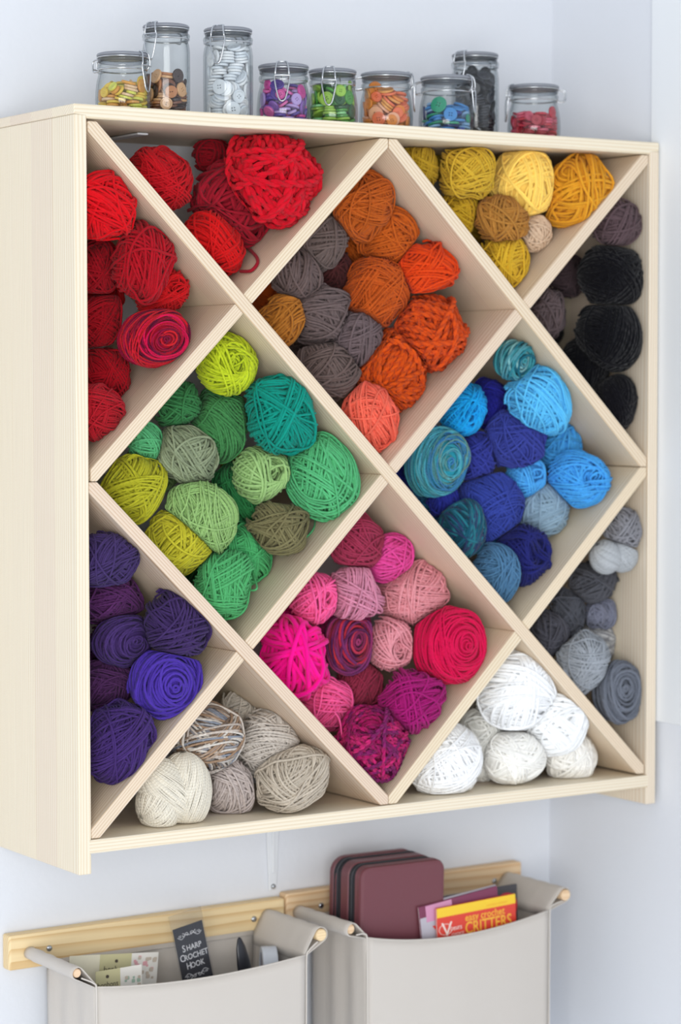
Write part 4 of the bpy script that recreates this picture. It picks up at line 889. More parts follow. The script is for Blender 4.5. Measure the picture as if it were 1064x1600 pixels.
# jar: [radius 0.1 mm, x, y, z (0.1 mm), face direction (percent), in view]
BUTTONS = {
 'A': [(80,251,27,21,0,0,1,0),(70,38,260,21,-0,0,1,0),(80,71,-242,21,0,0,1,0),(90,170,175,21,0,-0,1,0),(90,-224,-92,21,0,0,1,0),(90,203,-134,21,0,0,1,0),(80,-121,223,21,0,0,1,0),(90,-97,-223,21,0,-0,1,0),(80,232,-100,60,-0,0,1,0),(90,-226,89,21,0,0,1,0),(90,66,-234,60,-0,0,1,1),(80,54,246,60,0,0,1,0),(80,-221,-124,60,0,-0,1,0),(90,241,32,86,-0.1,0.29,0.95,0),(80,-61,136,50,0.21,-0.33,0.92,0),(90,207,-128,118,-0.18,-0.33,0.93,1),(90,-36,51,57,0.23,-0.36,0.91,0),(100,-224,63,60,-0,0,1,0),(80,192,164,83,-0.1,0.28,0.96,0),(80,-69,-99,81,-0.72,-0.57,-0.4,1),(90,-210,-125,99,0,0,1,1),(80,-44,33,95,0.23,-0.36,0.91,0),(80,-215,133,99,0,0,1,0),(70,55,-77,21,0,-0,1,0),(80,-171,124,138,0,0,1,0),(100,-230,-45,138,0,0,1,1),(80,77,-67,60,0,0,1,0),(80,-199,-60,178,0,0,1,1),(90,20,-243,99,-0,-0,1,1),(70,66,90,73,0.93,0.26,0.25,0),(80,-147,-207,135,0.19,-0.2,0.96,0),(100,224,65,145,0.03,0.03,1,0),(100,-173,244,211,0.57,-0.82,-0.01,0),(80,98,-232,141,0.15,0.05,0.99,1),(70,105,74,103,0.93,0.26,0.25,0),(100,-77,-219,163,0.16,-0.2,0.97,0),(70,150,216,113,-0.14,0.16,0.98,0),(100,5,-36,149,0.09,-0.04,1,0),(90,-62,-234,198,0.16,-0.2,0.97,0),(100,-21,232,111,0.05,0.11,0.99,0),(90,26,-38,186,0.09,-0.04,1,0),(70,51,-85,100,0,-0,1,0),(100,-156,111,178,0,-0,1,0),(100,135,-190,173,0.15,0.05,0.99,1),(90,34,87,207,-0.23,0.75,0.62,1),(70,-131,-54,217,0,-0,1,0),(100,222,70,184,0.03,0.02,1,0),(80,-3,252,148,0.05,0.11,0.99,0),(70,160,-208,210,0.15,0.05,0.99,1),(100,4,233,189,0.05,0.11,0.99,0),(100,-155,112,217,0,-0,1,0),(70,145,219,152,-0.14,0.16,0.98,0),(100,67,223,226,0.05,0.11,0.99,0),(100,-89,-35,267,-0.08,-0.08,0.99,0),(90,102,219,265,0.05,0.11,0.99,0),(80,-286,104,200,-0.94,0.34,0,1),(70,242,-99,192,0.15,0.05,0.99,0),(90,-82,261,299,0.63,-0.78,0.06,0),(70,-13,-261,225,0.16,-0.2,0.97,0),(100,222,74,223,0.03,0.02,1,0),(70,-43,129,268,-0.16,-0.08,0.98,0),(90,213,-116,237,0.15,0.05,0.99,0),(100,104,207,305,0.05,0.11,0.99,0),(100,0,-231,269,0.16,-0.2,0.97,0),(90,227,89,262,0.03,0.03,1,0),(100,99,208,345,0.05,0.11,0.99,0),(70,253,-66,270,0.13,0.04,0.99,0),(90,121,-115,345,-0.61,0.38,-0.69,0),(80,-162,-199,247,-0.81,-0.06,0.58,1),(80,253,-12,312,0.01,0.14,0.99,0),(90,-24,259,336,0.65,-0.76,0.06,0),(90,-4,-241,308,0.16,-0.2,0.97,0),(80,236,91,377,0.01,0.16,0.99,0),(70,-206,-172,256,0.81,0.06,-0.58,1),(100,226,53,343,0.01,0.16,0.99,0),(80,-176,120,278,-0.28,-0.08,0.96,0),(90,160,-255,322,-0.53,0.85,0.03,1),(70,56,-123,271,0.56,0.83,-0.04,1),(70,-302,-47,227,-0.99,-0.15,0,1),(70,82,-26,271,0.83,-0.54,-0.1,0),(100,100,210,384,-0.05,-0.11,-0.99,1),(100,196,-188,363,-0.53,0.85,0.02,1),(100,-29,-230,355,0.16,-0.2,0.97,0),(90,-225,-14,286,-0.82,-0.34,0.46,1),(70,112,-51,267,-0.83,0.54,0.1,0),(70,-231,-144,299,-0.82,-0.12,0.55,1)],
 'B': [(85,155,131,49,0.04,-0.35,0.94,0),(85,-199,-51,21,0.01,0,1,0),(100,161,99,79,0.04,-0.36,0.93,0),(85,-171,114,21,0.01,0.01,1,0),(85,193,-73,21,-0,-0,1,0),(95,-12,197,21,0,0,1,0),(95,-77,-179,21,-0,0,-1,0),(100,188,34,95,0.04,-0.36,0.93,0),(85,-198,-54,61,0.02,0.01,1,0),(95,-22,2,21,0,0,1,0),(85,9,206,99,0.01,0,1,0),(95,12,25,102,-0.43,-0.22,0.88,0),(85,202,-23,114,0.04,-0.37,0.93,0),(85,-170,113,60,-0.01,-0.01,-1,0),(95,109,-161,52,-0.21,-0.12,0.97,0),(85,-1,205,60,-0.01,-0,-1,0),(100,-176,-69,100,0.03,0.01,1,1),(100,183,-43,149,0.04,-0.37,0.93,1),(95,-152,123,115,0.14,0.21,0.97,1),(100,-176,-68,139,0.03,0.01,1,1),(85,-7,2,132,-0.43,-0.22,0.88,0),(85,-163,-91,178,0.03,0,1,1),(95,68,-183,81,-0.21,-0.11,0.97,1),(100,-147,122,157,0.14,0.22,0.97,1),(85,-128,-224,125,-0.49,-0.87,-0.07,1),(85,20,205,138,0.01,0,1,0),(95,1,6,227,0.42,0.22,-0.88,0),(95,180,-71,181,0.04,-0.37,0.93,1),(95,5,4,184,-0.42,-0.22,0.88,0),(85,-65,-248,281,0.25,0.96,0.13,1),(95,163,103,192,-0.03,0.5,0.86,0),(95,-146,127,196,0.14,0.22,0.97,0),(85,-15,-165,106,-0.21,-0.11,0.97,1),(85,17,206,178,0.01,0,1,0),(100,-213,-52,298,-0.98,0.18,0.06,1),(85,95,180,226,0.15,0.15,0.98,0),(95,-140,134,234,0.15,0.22,0.97,0),(100,29,-186,154,-0.18,-0.11,0.98,1),(95,-82,176,256,-0.14,-0.22,-0.96,0),(95,-255,14,255,1,-0.05,-0.05,1),(85,178,-96,213,0.04,-0.37,0.93,1),(100,-186,38,459,-0.13,0.99,0.08,1),(85,19,-204,190,-0.18,-0.11,0.98,1),(85,185,83,309,0.14,0.16,0.98,0),(85,-124,-115,218,0.07,0.01,1,1),(85,-16,-2,378,-0.1,0.14,-0.98,0),(100,-37,23,344,0.1,-0.14,0.98,0),(100,112,-227,321,-0.44,0.89,-0.08,1),(100,156,108,269,0.14,0.15,0.98,0),(85,-156,131,321,-0.01,-0.09,1,0),(100,166,-90,258,-0.04,0.37,-0.93,1),(85,-191,81,422,0.13,-0.99,-0.08,1),(85,-107,-44,256,0.07,0.01,1,1),(100,85,175,324,-0.13,0.66,0.74,0),(85,-54,0,291,0.07,0.01,1,0),(85,-74,-209,317,-0.25,-0.96,-0.12,1),(95,-49,251,354,0.19,-0.98,0.01,0),(100,-66,-177,366,0.25,0.96,0.12,1),(85,183,-86,301,-0.04,0.37,-0.93,0),(100,-170,-75,379,0.98,-0.18,-0.08,1),(85,72,-131,300,0.74,0.32,-0.59,0),(85,199,39,359,0.11,0.2,0.97,0),(85,-74,-133,358,0.25,0.96,0.12,1),(85,90,7,393,-1,-0.01,0.1,0),(85,-12,-8,416,0.1,-0.14,0.98,0),(85,21,-158,288,-0.74,-0.33,0.58,1),(85,198,45,398,0.11,0.2,0.97,0),(95,-76,-159,490,-0.03,0.16,-0.99,0),(85,-8,-13,455,-0.1,0.14,-0.98,0),(95,16,160,378,0.13,-0.66,-0.74,0),(85,-61,-100,394,0.25,0.96,0.12,1),(95,-25,152,430,0.13,-0.66,-0.74,0),(100,-60,-150,531,-0.03,0.16,-0.99,0),(95,102,-111,441,0.32,-0.57,0.76,1),(95,-186,174,463,0.73,-0.68,0.07,1),(85,116,-129,473,-0.32,0.57,-0.76,1),(85,232,-110,402,0.9,-0.42,-0.11,0),(100,-208,-87,496,0.94,0.13,-0.33,1),(100,-45,154,504,-0.22,0.34,0.92,0),(85,100,200,426,-0.56,-0.64,-0.53,0),(95,47,-246,501,-0.24,0.97,0.02,1),(85,200,40,439,0.11,0.2,0.97,0),(100,136,175,493,0.56,0.64,0.53,0)],
 'C': [(105,146,15,76,-0.34,0.2,-0.92,0),(95,-100,-187,95,-0.11,-0.99,0.02,1),(85,93,22,20,0.01,-0,1,0),(85,-192,-72,20,0.01,-0.01,-1,0),(95,43,192,20,0,-0,1,0),(95,-183,-65,60,0,-0.01,-1,0),(105,11,-63,106,0.34,0.91,-0.25,0),(105,-50,17,107,0.43,0.85,-0.29,0),(85,110,-212,85,0.33,-0.85,-0.4,1),(105,40,158,60,0,0.01,1,0),(105,-70,-243,104,0.25,0.97,0.02,1),(95,247,-62,97,0.96,-0.25,0.09,0),(105,-84,177,104,-0.94,0.35,-0,0),(105,99,-180,103,0.34,-0.85,-0.4,1),(95,39,184,99,0,0.01,1,0),(85,-241,94,87,-0.93,0.36,0,1),(105,204,151,103,-0.8,-0.6,0.08,0),(105,-139,142,104,-0.94,0.35,0,0),(95,-186,-55,98,0,-0.01,-1,1),(85,42,254,202,0.17,0.98,-0,0),(95,-183,136,95,-0.94,0.35,-0,0),(105,194,-17,183,-0.6,0.29,0.74,0),(85,-84,174,227,-0,-0,-1,0),(95,-38,-152,153,0.1,1,-0.01,1),(105,121,70,200,-0.59,0.26,0.76,0),(95,-191,36,193,-0.14,-0.63,0.76,1),(95,158,16,194,-0.6,0.29,0.75,0),(85,5,141,188,0.59,-0.26,-0.76,0),(85,-10,-101,94,-0.34,-0.91,0.25,0),(105,78,121,200,-0.59,0.26,0.76,0),(95,-89,174,266,0,-0,1,0),(85,138,-159,192,0.25,-0.84,-0.47,1),(105,103,229,378,0.41,0.91,-0.07,0),(105,-14,59,313,0.51,-0.74,0.44,0),(105,179,-41,292,0.35,0.4,-0.85,0),(85,-97,145,305,0,-0,1,0),(85,59,-119,272,0.49,0.76,0.44,1),(95,-110,163,344,0,0,1,0),(105,-182,-17,201,0.14,0.63,-0.76,1),(85,236,105,295,0.91,0.41,0.03,0),(85,-95,183,384,0,-0,1,0),(95,82,-112,355,0.44,0.38,0.81,1),(105,84,192,346,0.41,0.91,-0.07,0),(105,-180,-44,230,0.13,0.63,-0.76,1),(105,175,-182,377,-0.7,0.71,0.05,1),(105,-47,188,478,0.09,-0.57,0.82,0),(105,123,-63,406,-0.44,-0.38,-0.81,0),(85,70,155,338,-0.41,-0.91,0.08,0),(85,-194,-65,262,0.13,0.63,-0.77,1),(95,105,-84,377,-0.44,-0.38,-0.81,0),(105,120,143,458,0.3,-0.7,0.65,0),(95,-15,-158,390,-0.85,-0.52,0.02,1),(95,16,3,361,-0.52,0.73,-0.44,0),(105,1,27,330,0.51,-0.73,0.44,0),(95,194,-32,450,-0.44,-0.38,-0.81,0),(95,-192,32,389,-0.01,0.05,1,1),(95,-56,-164,399,-0.85,-0.52,0.02,1),(105,149,-38,429,-0.44,-0.38,-0.81,0),(105,-160,-99,290,0.13,0.63,-0.77,1),(95,14,-249,283,0.06,-0.98,-0.2,1),(105,131,131,500,0.3,-0.7,0.65,0),(85,-96,-174,373,-0.85,-0.52,0.02,1),(95,189,-48,508,-0.44,-0.38,-0.81,0),(105,-182,36,428,-0.01,0.05,1,1),(105,92,-159,520,-0.74,-0.44,0.52,1),(95,157,114,531,0.3,-0.7,0.65,0),(105,-144,-170,391,-0.85,-0.52,0.03,1),(85,-6,4,484,0.48,0.16,-0.86,0),(95,-192,27,467,-0.01,0.05,1,1),(95,-79,-179,553,0.03,0,1,1),(105,-75,177,522,0.1,-0.57,0.82,0),(105,-213,-138,408,0.84,0.55,-0.01,1),(105,219,-45,643,0.87,-0.49,0.08,0),(85,-205,4,508,0.01,-0.05,-1,1),(105,75,-170,564,-0.74,-0.43,0.51,1),(85,179,99,564,-0.3,0.7,-0.65,0),(85,-84,-187,514,0.02,0.01,1,1),(105,218,-123,666,-0.87,0.49,-0.08,1),(105,-6,25,534,0.48,0.16,-0.86,1),(85,-25,-204,591,0.03,0,1,1),(85,194,65,581,0.3,-0.7,0.65,0),(95,-193,-27,549,-0.01,0.05,1,1),(105,20,-185,707,-0.03,-0,-1,1),(105,-170,-73,592,0.02,-0.03,-1,1),(95,-16,-195,630,0.03,0,1,1),(105,183,-27,658,-0.87,0.49,-0.08,0),(95,-176,-86,631,-0.02,0.03,1,1),(105,-5,-185,669,-0.03,-0,-1,1),(105,45,126,618,0.38,-0.34,-0.86,0),(85,-197,-56,669,0.01,-0.03,-1,1),(95,140,-19,674,0.87,-0.49,0.08,0),(85,-143,106,602,-0.22,0.98,-0.03,0),(105,106,-153,768,-0.17,-0.12,0.98,1),(85,99,-12,682,-0.86,0.5,-0.08,0),(85,-80,-16,698,0.63,0.78,-0.02,1),(95,90,-173,803,-0.17,-0.12,0.98,1),(85,-31,-16,605,-0.69,-0.52,0.5,1),(95,-160,-101,711,-0.01,0,-1,1),(105,183,169,736,0.73,0.67,0.14,0),(85,46,197,636,-0.38,0.34,0.86,0),(95,160,129,760,-0.72,-0.67,-0.15,0),(95,-156,145,638,-0.22,0.98,-0.03,1),(105,-105,-154,750,0.01,-0.01,1,1),(95,27,117,703,0.17,0.11,-0.98,0),(95,-149,66,658,-0.22,0.98,-0.04,1),(85,77,-189,839,-0.17,-0.12,0.98,0),(95,-122,193,671,0.22,-0.97,0.03,0),(105,-107,-149,790,0.01,-0.01,1,1),(85,183,-86,836,-0.53,-0.61,-0.59,1),(85,15,60,735,-0.17,-0.11,0.98,0),(85,76,-189,879,0.17,0.12,-0.98,1),(85,-7,226,811,0.38,-0.86,0.35,0),(105,-107,-150,829,0.01,-0.01,1,1),(95,18,-11,845,-0.99,0.11,0.08,0),(95,-48,251,705,-0.19,0.98,-0.02,0),(95,-92,52,829,0.11,-0.24,-0.97,0),(105,132,129,888,-0.08,-0.39,-0.92,0),(95,-219,-53,825,0.99,-0.14,0.02,1),(85,255,19,821,-0.99,-0.07,-0.14,0),(95,-255,19,786,1,-0.07,-0.02,1),(95,-169,140,902,-0.65,0.48,0.58,1),(85,128,160,918,0.08,0.39,0.92,0),(95,-24,-195,952,-0.39,-0.34,0.86,1),(85,123,63,814,0.64,0.62,0.45,1),(105,-109,-146,868,-0.01,0.01,-1,1),(95,-109,82,779,0.11,-0.24,-0.96,1),(105,17,208,853,-0.38,0.86,-0.35,0),(85,-162,155,830,-0.65,0.48,0.58,0),(105,61,-173,953,0.39,0.34,-0.86,1),(95,-173,-79,931,0.25,-0.04,0.97,1),(95,-55,66,905,-0.43,0.39,0.81,0),(105,169,-74,931,-0.07,0.15,0.99,1)],
 'D': [(85,206,139,21,-0,0,1,0),(85,-115,221,20,0,0,1,0),(70,89,-249,21,0,0,1,0),(100,46,229,44,0.22,0.1,0.97,0),(100,-224,74,19,-0,-0,1,0),(70,201,-169,21,0,0,1,0),(85,-138,208,59,0,-0,1,0),(100,-78,-223,20,0,-0,1,0),(85,248,-22,21,0,0,1,0),(85,-224,-111,21,-0,0,1,0),(70,125,-233,60,-0,-0,1,0),(70,202,174,100,-0.32,-0.57,0.76,0),(85,-169,-183,60,-0,0.01,1,1),(70,261,-35,60,0,0,1,0),(85,62,238,80,0.22,0.1,0.97,0),(85,18,-302,280,-0.06,1,-0,1),(70,82,47,21,-0,-0,1,0),(85,-262,-45,117,0.77,0.17,0.62,1),(85,301,-40,163,-0.99,0.14,-0,0),(70,-268,143,110,0.88,-0.47,0.13,0),(85,-167,-185,99,-0,0.01,1,1),(70,-24,-63,21,0,0,1,0),(100,-230,-4,130,0.76,0.17,0.62,1),(70,245,-178,111,-0.8,0.58,0.14,0),(70,-71,68,41,0.32,0.03,0.95,0),(70,19,-263,86,-0.41,0.02,0.91,0),(100,155,-231,180,-0.73,0.68,0.12,1),(70,-84,-52,77,0.14,-0.21,0.97,0),(70,111,-93,46,-0.15,0.36,0.92,0),(85,226,109,113,-0.32,-0.57,0.76,0),(70,-31,-261,107,-0.41,0.02,0.91,1),(70,92,46,60,0,-0.02,1,0),(85,-191,158,158,0.77,0.27,0.58,0),(85,266,-142,296,-0.88,0.47,0.09,0),(70,17,305,215,-0.05,-1,0.07,0),(85,-197,76,137,0.77,0.27,0.58,0),(100,94,-5,98,0,-0.02,1,0),(70,-45,84,73,0.32,0.03,0.95,0),(70,-26,-125,92,0.2,-0.46,0.87,1),(85,228,104,162,-0.32,-0.57,0.76,0),(85,-212,-84,193,0.76,0.16,0.62,1),(70,98,-22,137,0,-0.02,1,0),(100,-155,175,170,0.77,0.27,0.58,0),(85,-118,-217,142,-0.04,0.02,1,1),(85,215,77,188,-0.32,-0.57,0.76,0),(70,-138,-221,217,-0.58,0.17,0.8,0),(70,70,-141,138,-0.18,-0.62,0.77,1),(70,-70,34,129,0.25,0.06,0.97,0),(100,-10,-234,179,0.21,0.02,0.98,1),(85,207,50,216,-0.32,-0.57,0.76,0),(70,-7,70,154,0.21,0.1,0.97,0),(70,196,-77,148,0.6,-0.8,-0.01,0),(100,41,229,126,0.21,0.1,0.97,0),(70,-153,-69,179,0.76,0.16,0.62,1),(100,118,28,229,-0.21,-0.54,0.81,0),(100,-113,202,170,0.77,0.27,0.58,0),(100,51,-180,246,0.21,0.02,0.98,1),(100,58,178,169,0.21,0.11,0.97,0),(70,-41,-65,167,0.23,0,0.97,0),(70,207,-118,144,-0.6,0.8,0.01,0),(70,129,226,188,0.21,0.11,0.97,0),(85,41,-196,208,0.21,0.02,0.98,1),(70,72,-32,226,-0.22,-0.54,0.81,0),(85,-73,13,214,0.02,0.11,0.99,0),(100,70,-166,281,0.21,0.02,0.98,0),(100,-5,188,233,-0.19,0.12,0.97,0),(70,46,88,299,-0.24,-0.34,0.91,0),(85,-49,206,262,-0.19,0.12,0.97,0),(100,-97,8,255,0.02,0.11,0.99,1),(100,219,15,296,-0.22,-0.54,0.81,0),(85,103,226,277,0.7,0.19,0.69,0),(100,-114,-201,280,-0.58,0.17,0.8,1),(100,137,196,308,0.7,0.19,0.69,0),(70,-248,-64,286,0.09,0.22,0.97,1),(85,118,-162,311,0.21,0.02,0.98,0),(100,-106,207,291,-0.19,0.12,0.97,0),(70,-38,-87,329,-0.1,0.48,0.87,1),(70,204,-66,286,-0.21,-0.54,0.81,0),(100,-195,-19,312,0.09,0.22,0.97,0),(70,82,-13,342,0.49,-0.69,0.54,0),(70,204,174,303,0.7,0.19,0.69,0),(85,11,65,325,-0.24,-0.33,0.91,0),(100,21,232,379,-0.4,0.24,0.89,0),(70,-172,196,320,-0.19,0.12,0.97,0),(100,131,-133,348,0.21,0.02,0.98,1),(85,-160,188,364,-0.19,0.12,0.97,0),(100,-180,28,340,0.09,0.22,0.97,0),(70,204,163,378,0.26,-0.03,0.97,0),(85,-177,90,407,-0.21,-0.22,0.95,0),(100,-180,-60,442,-0.14,-0.9,0.41,1),(70,-258,34,417,-0.25,-0.28,0.93,1),(100,-195,-140,357,-0.14,-0.9,0.41,1),(85,207,-42,369,0.23,0.09,0.97,0),(100,-286,87,295,-0.96,0.3,0,1),(100,-50,-196,393,0.38,-0.38,0.84,0),(100,224,-60,408,0.23,0.09,0.97,0),(100,-206,-135,481,-0.45,-0.56,0.7,1),(100,187,136,422,0.26,-0.04,0.97,0),(85,-135,74,469,-0.2,0.18,-0.96,0),(100,155,-251,399,0.51,-0.84,0.16,1),(70,39,303,470,0.13,0.99,0.04,0),(70,-15,58,359,-0.24,-0.33,0.91,0),(100,224,55,450,-0.26,0.04,-0.96,1),(85,-1,204,421,-0.4,0.24,0.88,0),(70,-197,-235,341,-0.64,-0.77,-0.01,1),(85,-86,232,428,-0.35,0.18,0.92,0),(70,-49,-29,398,0.24,-0.84,0.49,0),(100,232,18,487,0.26,-0.04,0.96,1),(70,-306,-9,490,1,0.03,-0.01,1),(70,117,-165,392,-0.21,-0.02,-0.98,1)],
 'E': [(85,248,30,21,0,-0,1,0),(85,-57,181,21,-0,-0,1,0),(70,34,-261,21,0,-0,1,0),(70,198,176,21,-0.03,0,1,0),(70,-262,-22,21,0,0,1,0),(70,234,-123,20,0,-0,1,0),(85,-216,124,21,0,0,1,0),(85,-191,-159,20,0,0,1,0),(100,234,-10,60,-0,-0,1,0),(85,-248,-7,60,-0,0,1,0),(85,166,-183,53,-0.36,-0.19,0.91,1),(100,123,198,57,-0.19,0.03,0.98,0),(100,-161,-168,60,0,0,1,1),(100,82,2,69,-0.52,0.02,0.85,0),(85,-95,5,21,-0,0,1,0),(100,26,-231,65,-0.09,0.01,1,1),(100,-65,4,72,-0.12,0.02,0.99,0),(85,-157,-191,99,-0,0.01,1,1),(100,298,8,457,-1,-0.03,0.06,0),(85,-190,153,60,0,0,1,0),(85,3,-248,103,-0.09,0.01,1,0),(100,-91,285,100,-0.31,0.95,-0.06,0),(100,-161,-170,137,0,0.02,1,1),(70,260,-103,151,-0.69,0.63,0.37,0),(85,-237,188,164,0.78,-0.62,0.06,1),(70,-20,-262,141,-0.08,0,1,0),(100,8,190,77,-0.17,0.03,0.99,0),(85,-167,-185,177,0,0.02,1,1),(100,175,-242,174,-0.58,0.81,-0.02,1),(85,68,238,126,-0.12,0.05,0.99,0),(100,-197,-168,334,-0.77,-0.64,0.02,1),(70,96,29,124,-0.51,0.01,0.86,0),(85,-51,-22,114,-0.12,0.02,0.99,0),(100,96,-141,148,-0.06,0.03,1,0),(100,-94,156,108,-0.1,0,1,0),(100,-230,-191,334,-0.77,-0.64,0.02,1),(85,207,138,113,-0.03,-0.07,1,0),(100,13,298,316,-0.05,-1,-0.03,0),(100,162,-173,390,-0.7,0.72,-0.03,1),(100,66,223,166,-0.12,0.04,0.99,0),(100,-233,-15,143,-0.1,0.45,0.89,1),(70,128,-159,112,-0.06,0.03,1,0),(100,-117,147,146,-0.1,0,1,0),(85,-8,-247,183,-0.07,-0.01,1,0),(70,209,111,151,-0.02,-0.05,1,0),(70,-172,-182,216,0,0.02,1,0),(85,257,-52,164,-0.68,0.63,0.38,0),(100,50,227,203,-0.12,0.04,0.99,0),(70,123,-159,190,-0.06,0.03,1,0),(85,218,119,192,-0.02,-0.04,1,0),(85,-183,90,179,-0.1,0,0.99,0),(100,244,-12,180,-0.68,0.64,0.37,0),(70,32,209,241,-0.12,0.04,0.99,0),(85,-55,-60,177,-0.04,0.12,0.99,1),(70,174,196,253,0.09,-0.12,0.99,0),(100,-231,26,214,-0.1,0.01,0.99,1),(70,145,-151,230,-0.06,0.03,1,0),(100,139,175,293,0.09,-0.12,0.99,0),(70,-87,-71,216,-0.04,0.12,0.99,0),(85,105,-6,193,-0.14,0.06,0.99,0),(85,-133,158,225,0.28,0.38,0.88,1),(70,172,-131,271,-0.06,0.03,1,0),(85,285,102,298,0.94,0.34,-0.04,0),(100,-233,3,253,-0.1,0.01,0.99,0),(85,177,41,239,-0.13,0.06,0.99,0),(100,-137,187,258,0.28,0.37,0.88,0),(85,101,-90,301,-0.35,0.19,0.91,0),(85,16,47,235,-0.41,0.16,0.9,0),(85,-276,123,350,0.91,-0.41,0.08,1),(85,-2,54,270,-0.41,0.16,0.9,0),(100,-126,193,297,0.28,0.37,0.88,0),(85,67,-90,331,-0.35,0.19,0.91,0),(100,144,152,329,0.09,-0.12,0.99,0),(100,-269,43,368,0.89,-0.44,0.09,1),(100,-2,-233,223,-0.07,-0.01,1,0),(70,-28,210,305,0.26,0.36,0.9,0),(85,-64,-104,261,-0.04,0.12,0.99,0),(85,250,15,355,-1,-0.03,0.09,0),(70,-216,56,343,0.89,-0.44,0.09,0),(70,65,-100,376,-0.35,0.2,0.91,0),(70,19,205,373,-0.2,0.1,0.97,0),(100,-39,14,311,-0.35,0.2,0.91,0),(85,230,196,432,-0.76,-0.65,-0.01,0),(85,-83,233,384,-0.7,-0.1,0.71,0),(85,142,-2,341,0.39,0.8,0.47,0),(85,105,124,476,0.64,-0.75,-0.15,0),(85,-244,-46,358,0.56,-0.81,0.17,1),(70,148,97,362,0.09,-0.12,0.99,0),(100,121,-273,362,0.41,-0.91,0.06,1),(85,-21,-198,327,-0.1,-0.94,0.33,0),(100,199,173,446,-0.76,-0.65,-0.01,0),(70,-164,-148,304,0.77,0.64,-0.02,0),(85,-37,41,349,-0.35,0.2,0.91,0),(70,-165,203,409,-0.7,-0.1,0.71,0),(100,-16,-235,341,-0.1,-0.94,0.33,1),(85,5,-61,430,0.35,-0.2,-0.92,0),(100,-164,163,514,-0.35,-0.15,-0.93,1),(70,27,-87,401,-0.35,0.2,0.91,0),(70,94,242,434,0.94,0.02,0.35,0),(100,263,-140,326,-0.88,0.47,-0.07,1),(100,13,-36,471,-0.35,0.19,0.91,0),(100,-180,-92,477,0.24,-0.91,-0.35,1),(70,163,70,397,0.09,-0.12,0.99,0),(85,-117,218,403,0.7,0.1,-0.71,0),(85,-132,13,364,0.86,0.19,-0.47,0),(85,234,-26,476,-0.92,-0.05,0.39,0),(70,-38,78,384,-0.36,0.2,0.91,0),(85,-56,-279,325,-0.1,-0.94,0.33,1),(70,-31,-208,458,-0.05,0.12,0.99,0),(85,-43,-297,448,-0.14,-0.98,0.12,1),(100,229,-192,514,-0.76,0.65,0,1),(100,-227,72,474,0.71,0.04,0.7,1),(85,214,124,556,0.33,-0.41,0.85,0),(70,5,225,452,-0.55,0.02,-0.84,0),(85,-157,-189,447,0.51,-0.11,0.85,1),(70,-192,-60,499,0.24,-0.91,-0.35,1),(100,-66,52,476,-0.25,0.31,0.92,0),(85,87,-198,489,0.88,-0.37,-0.29,1)],
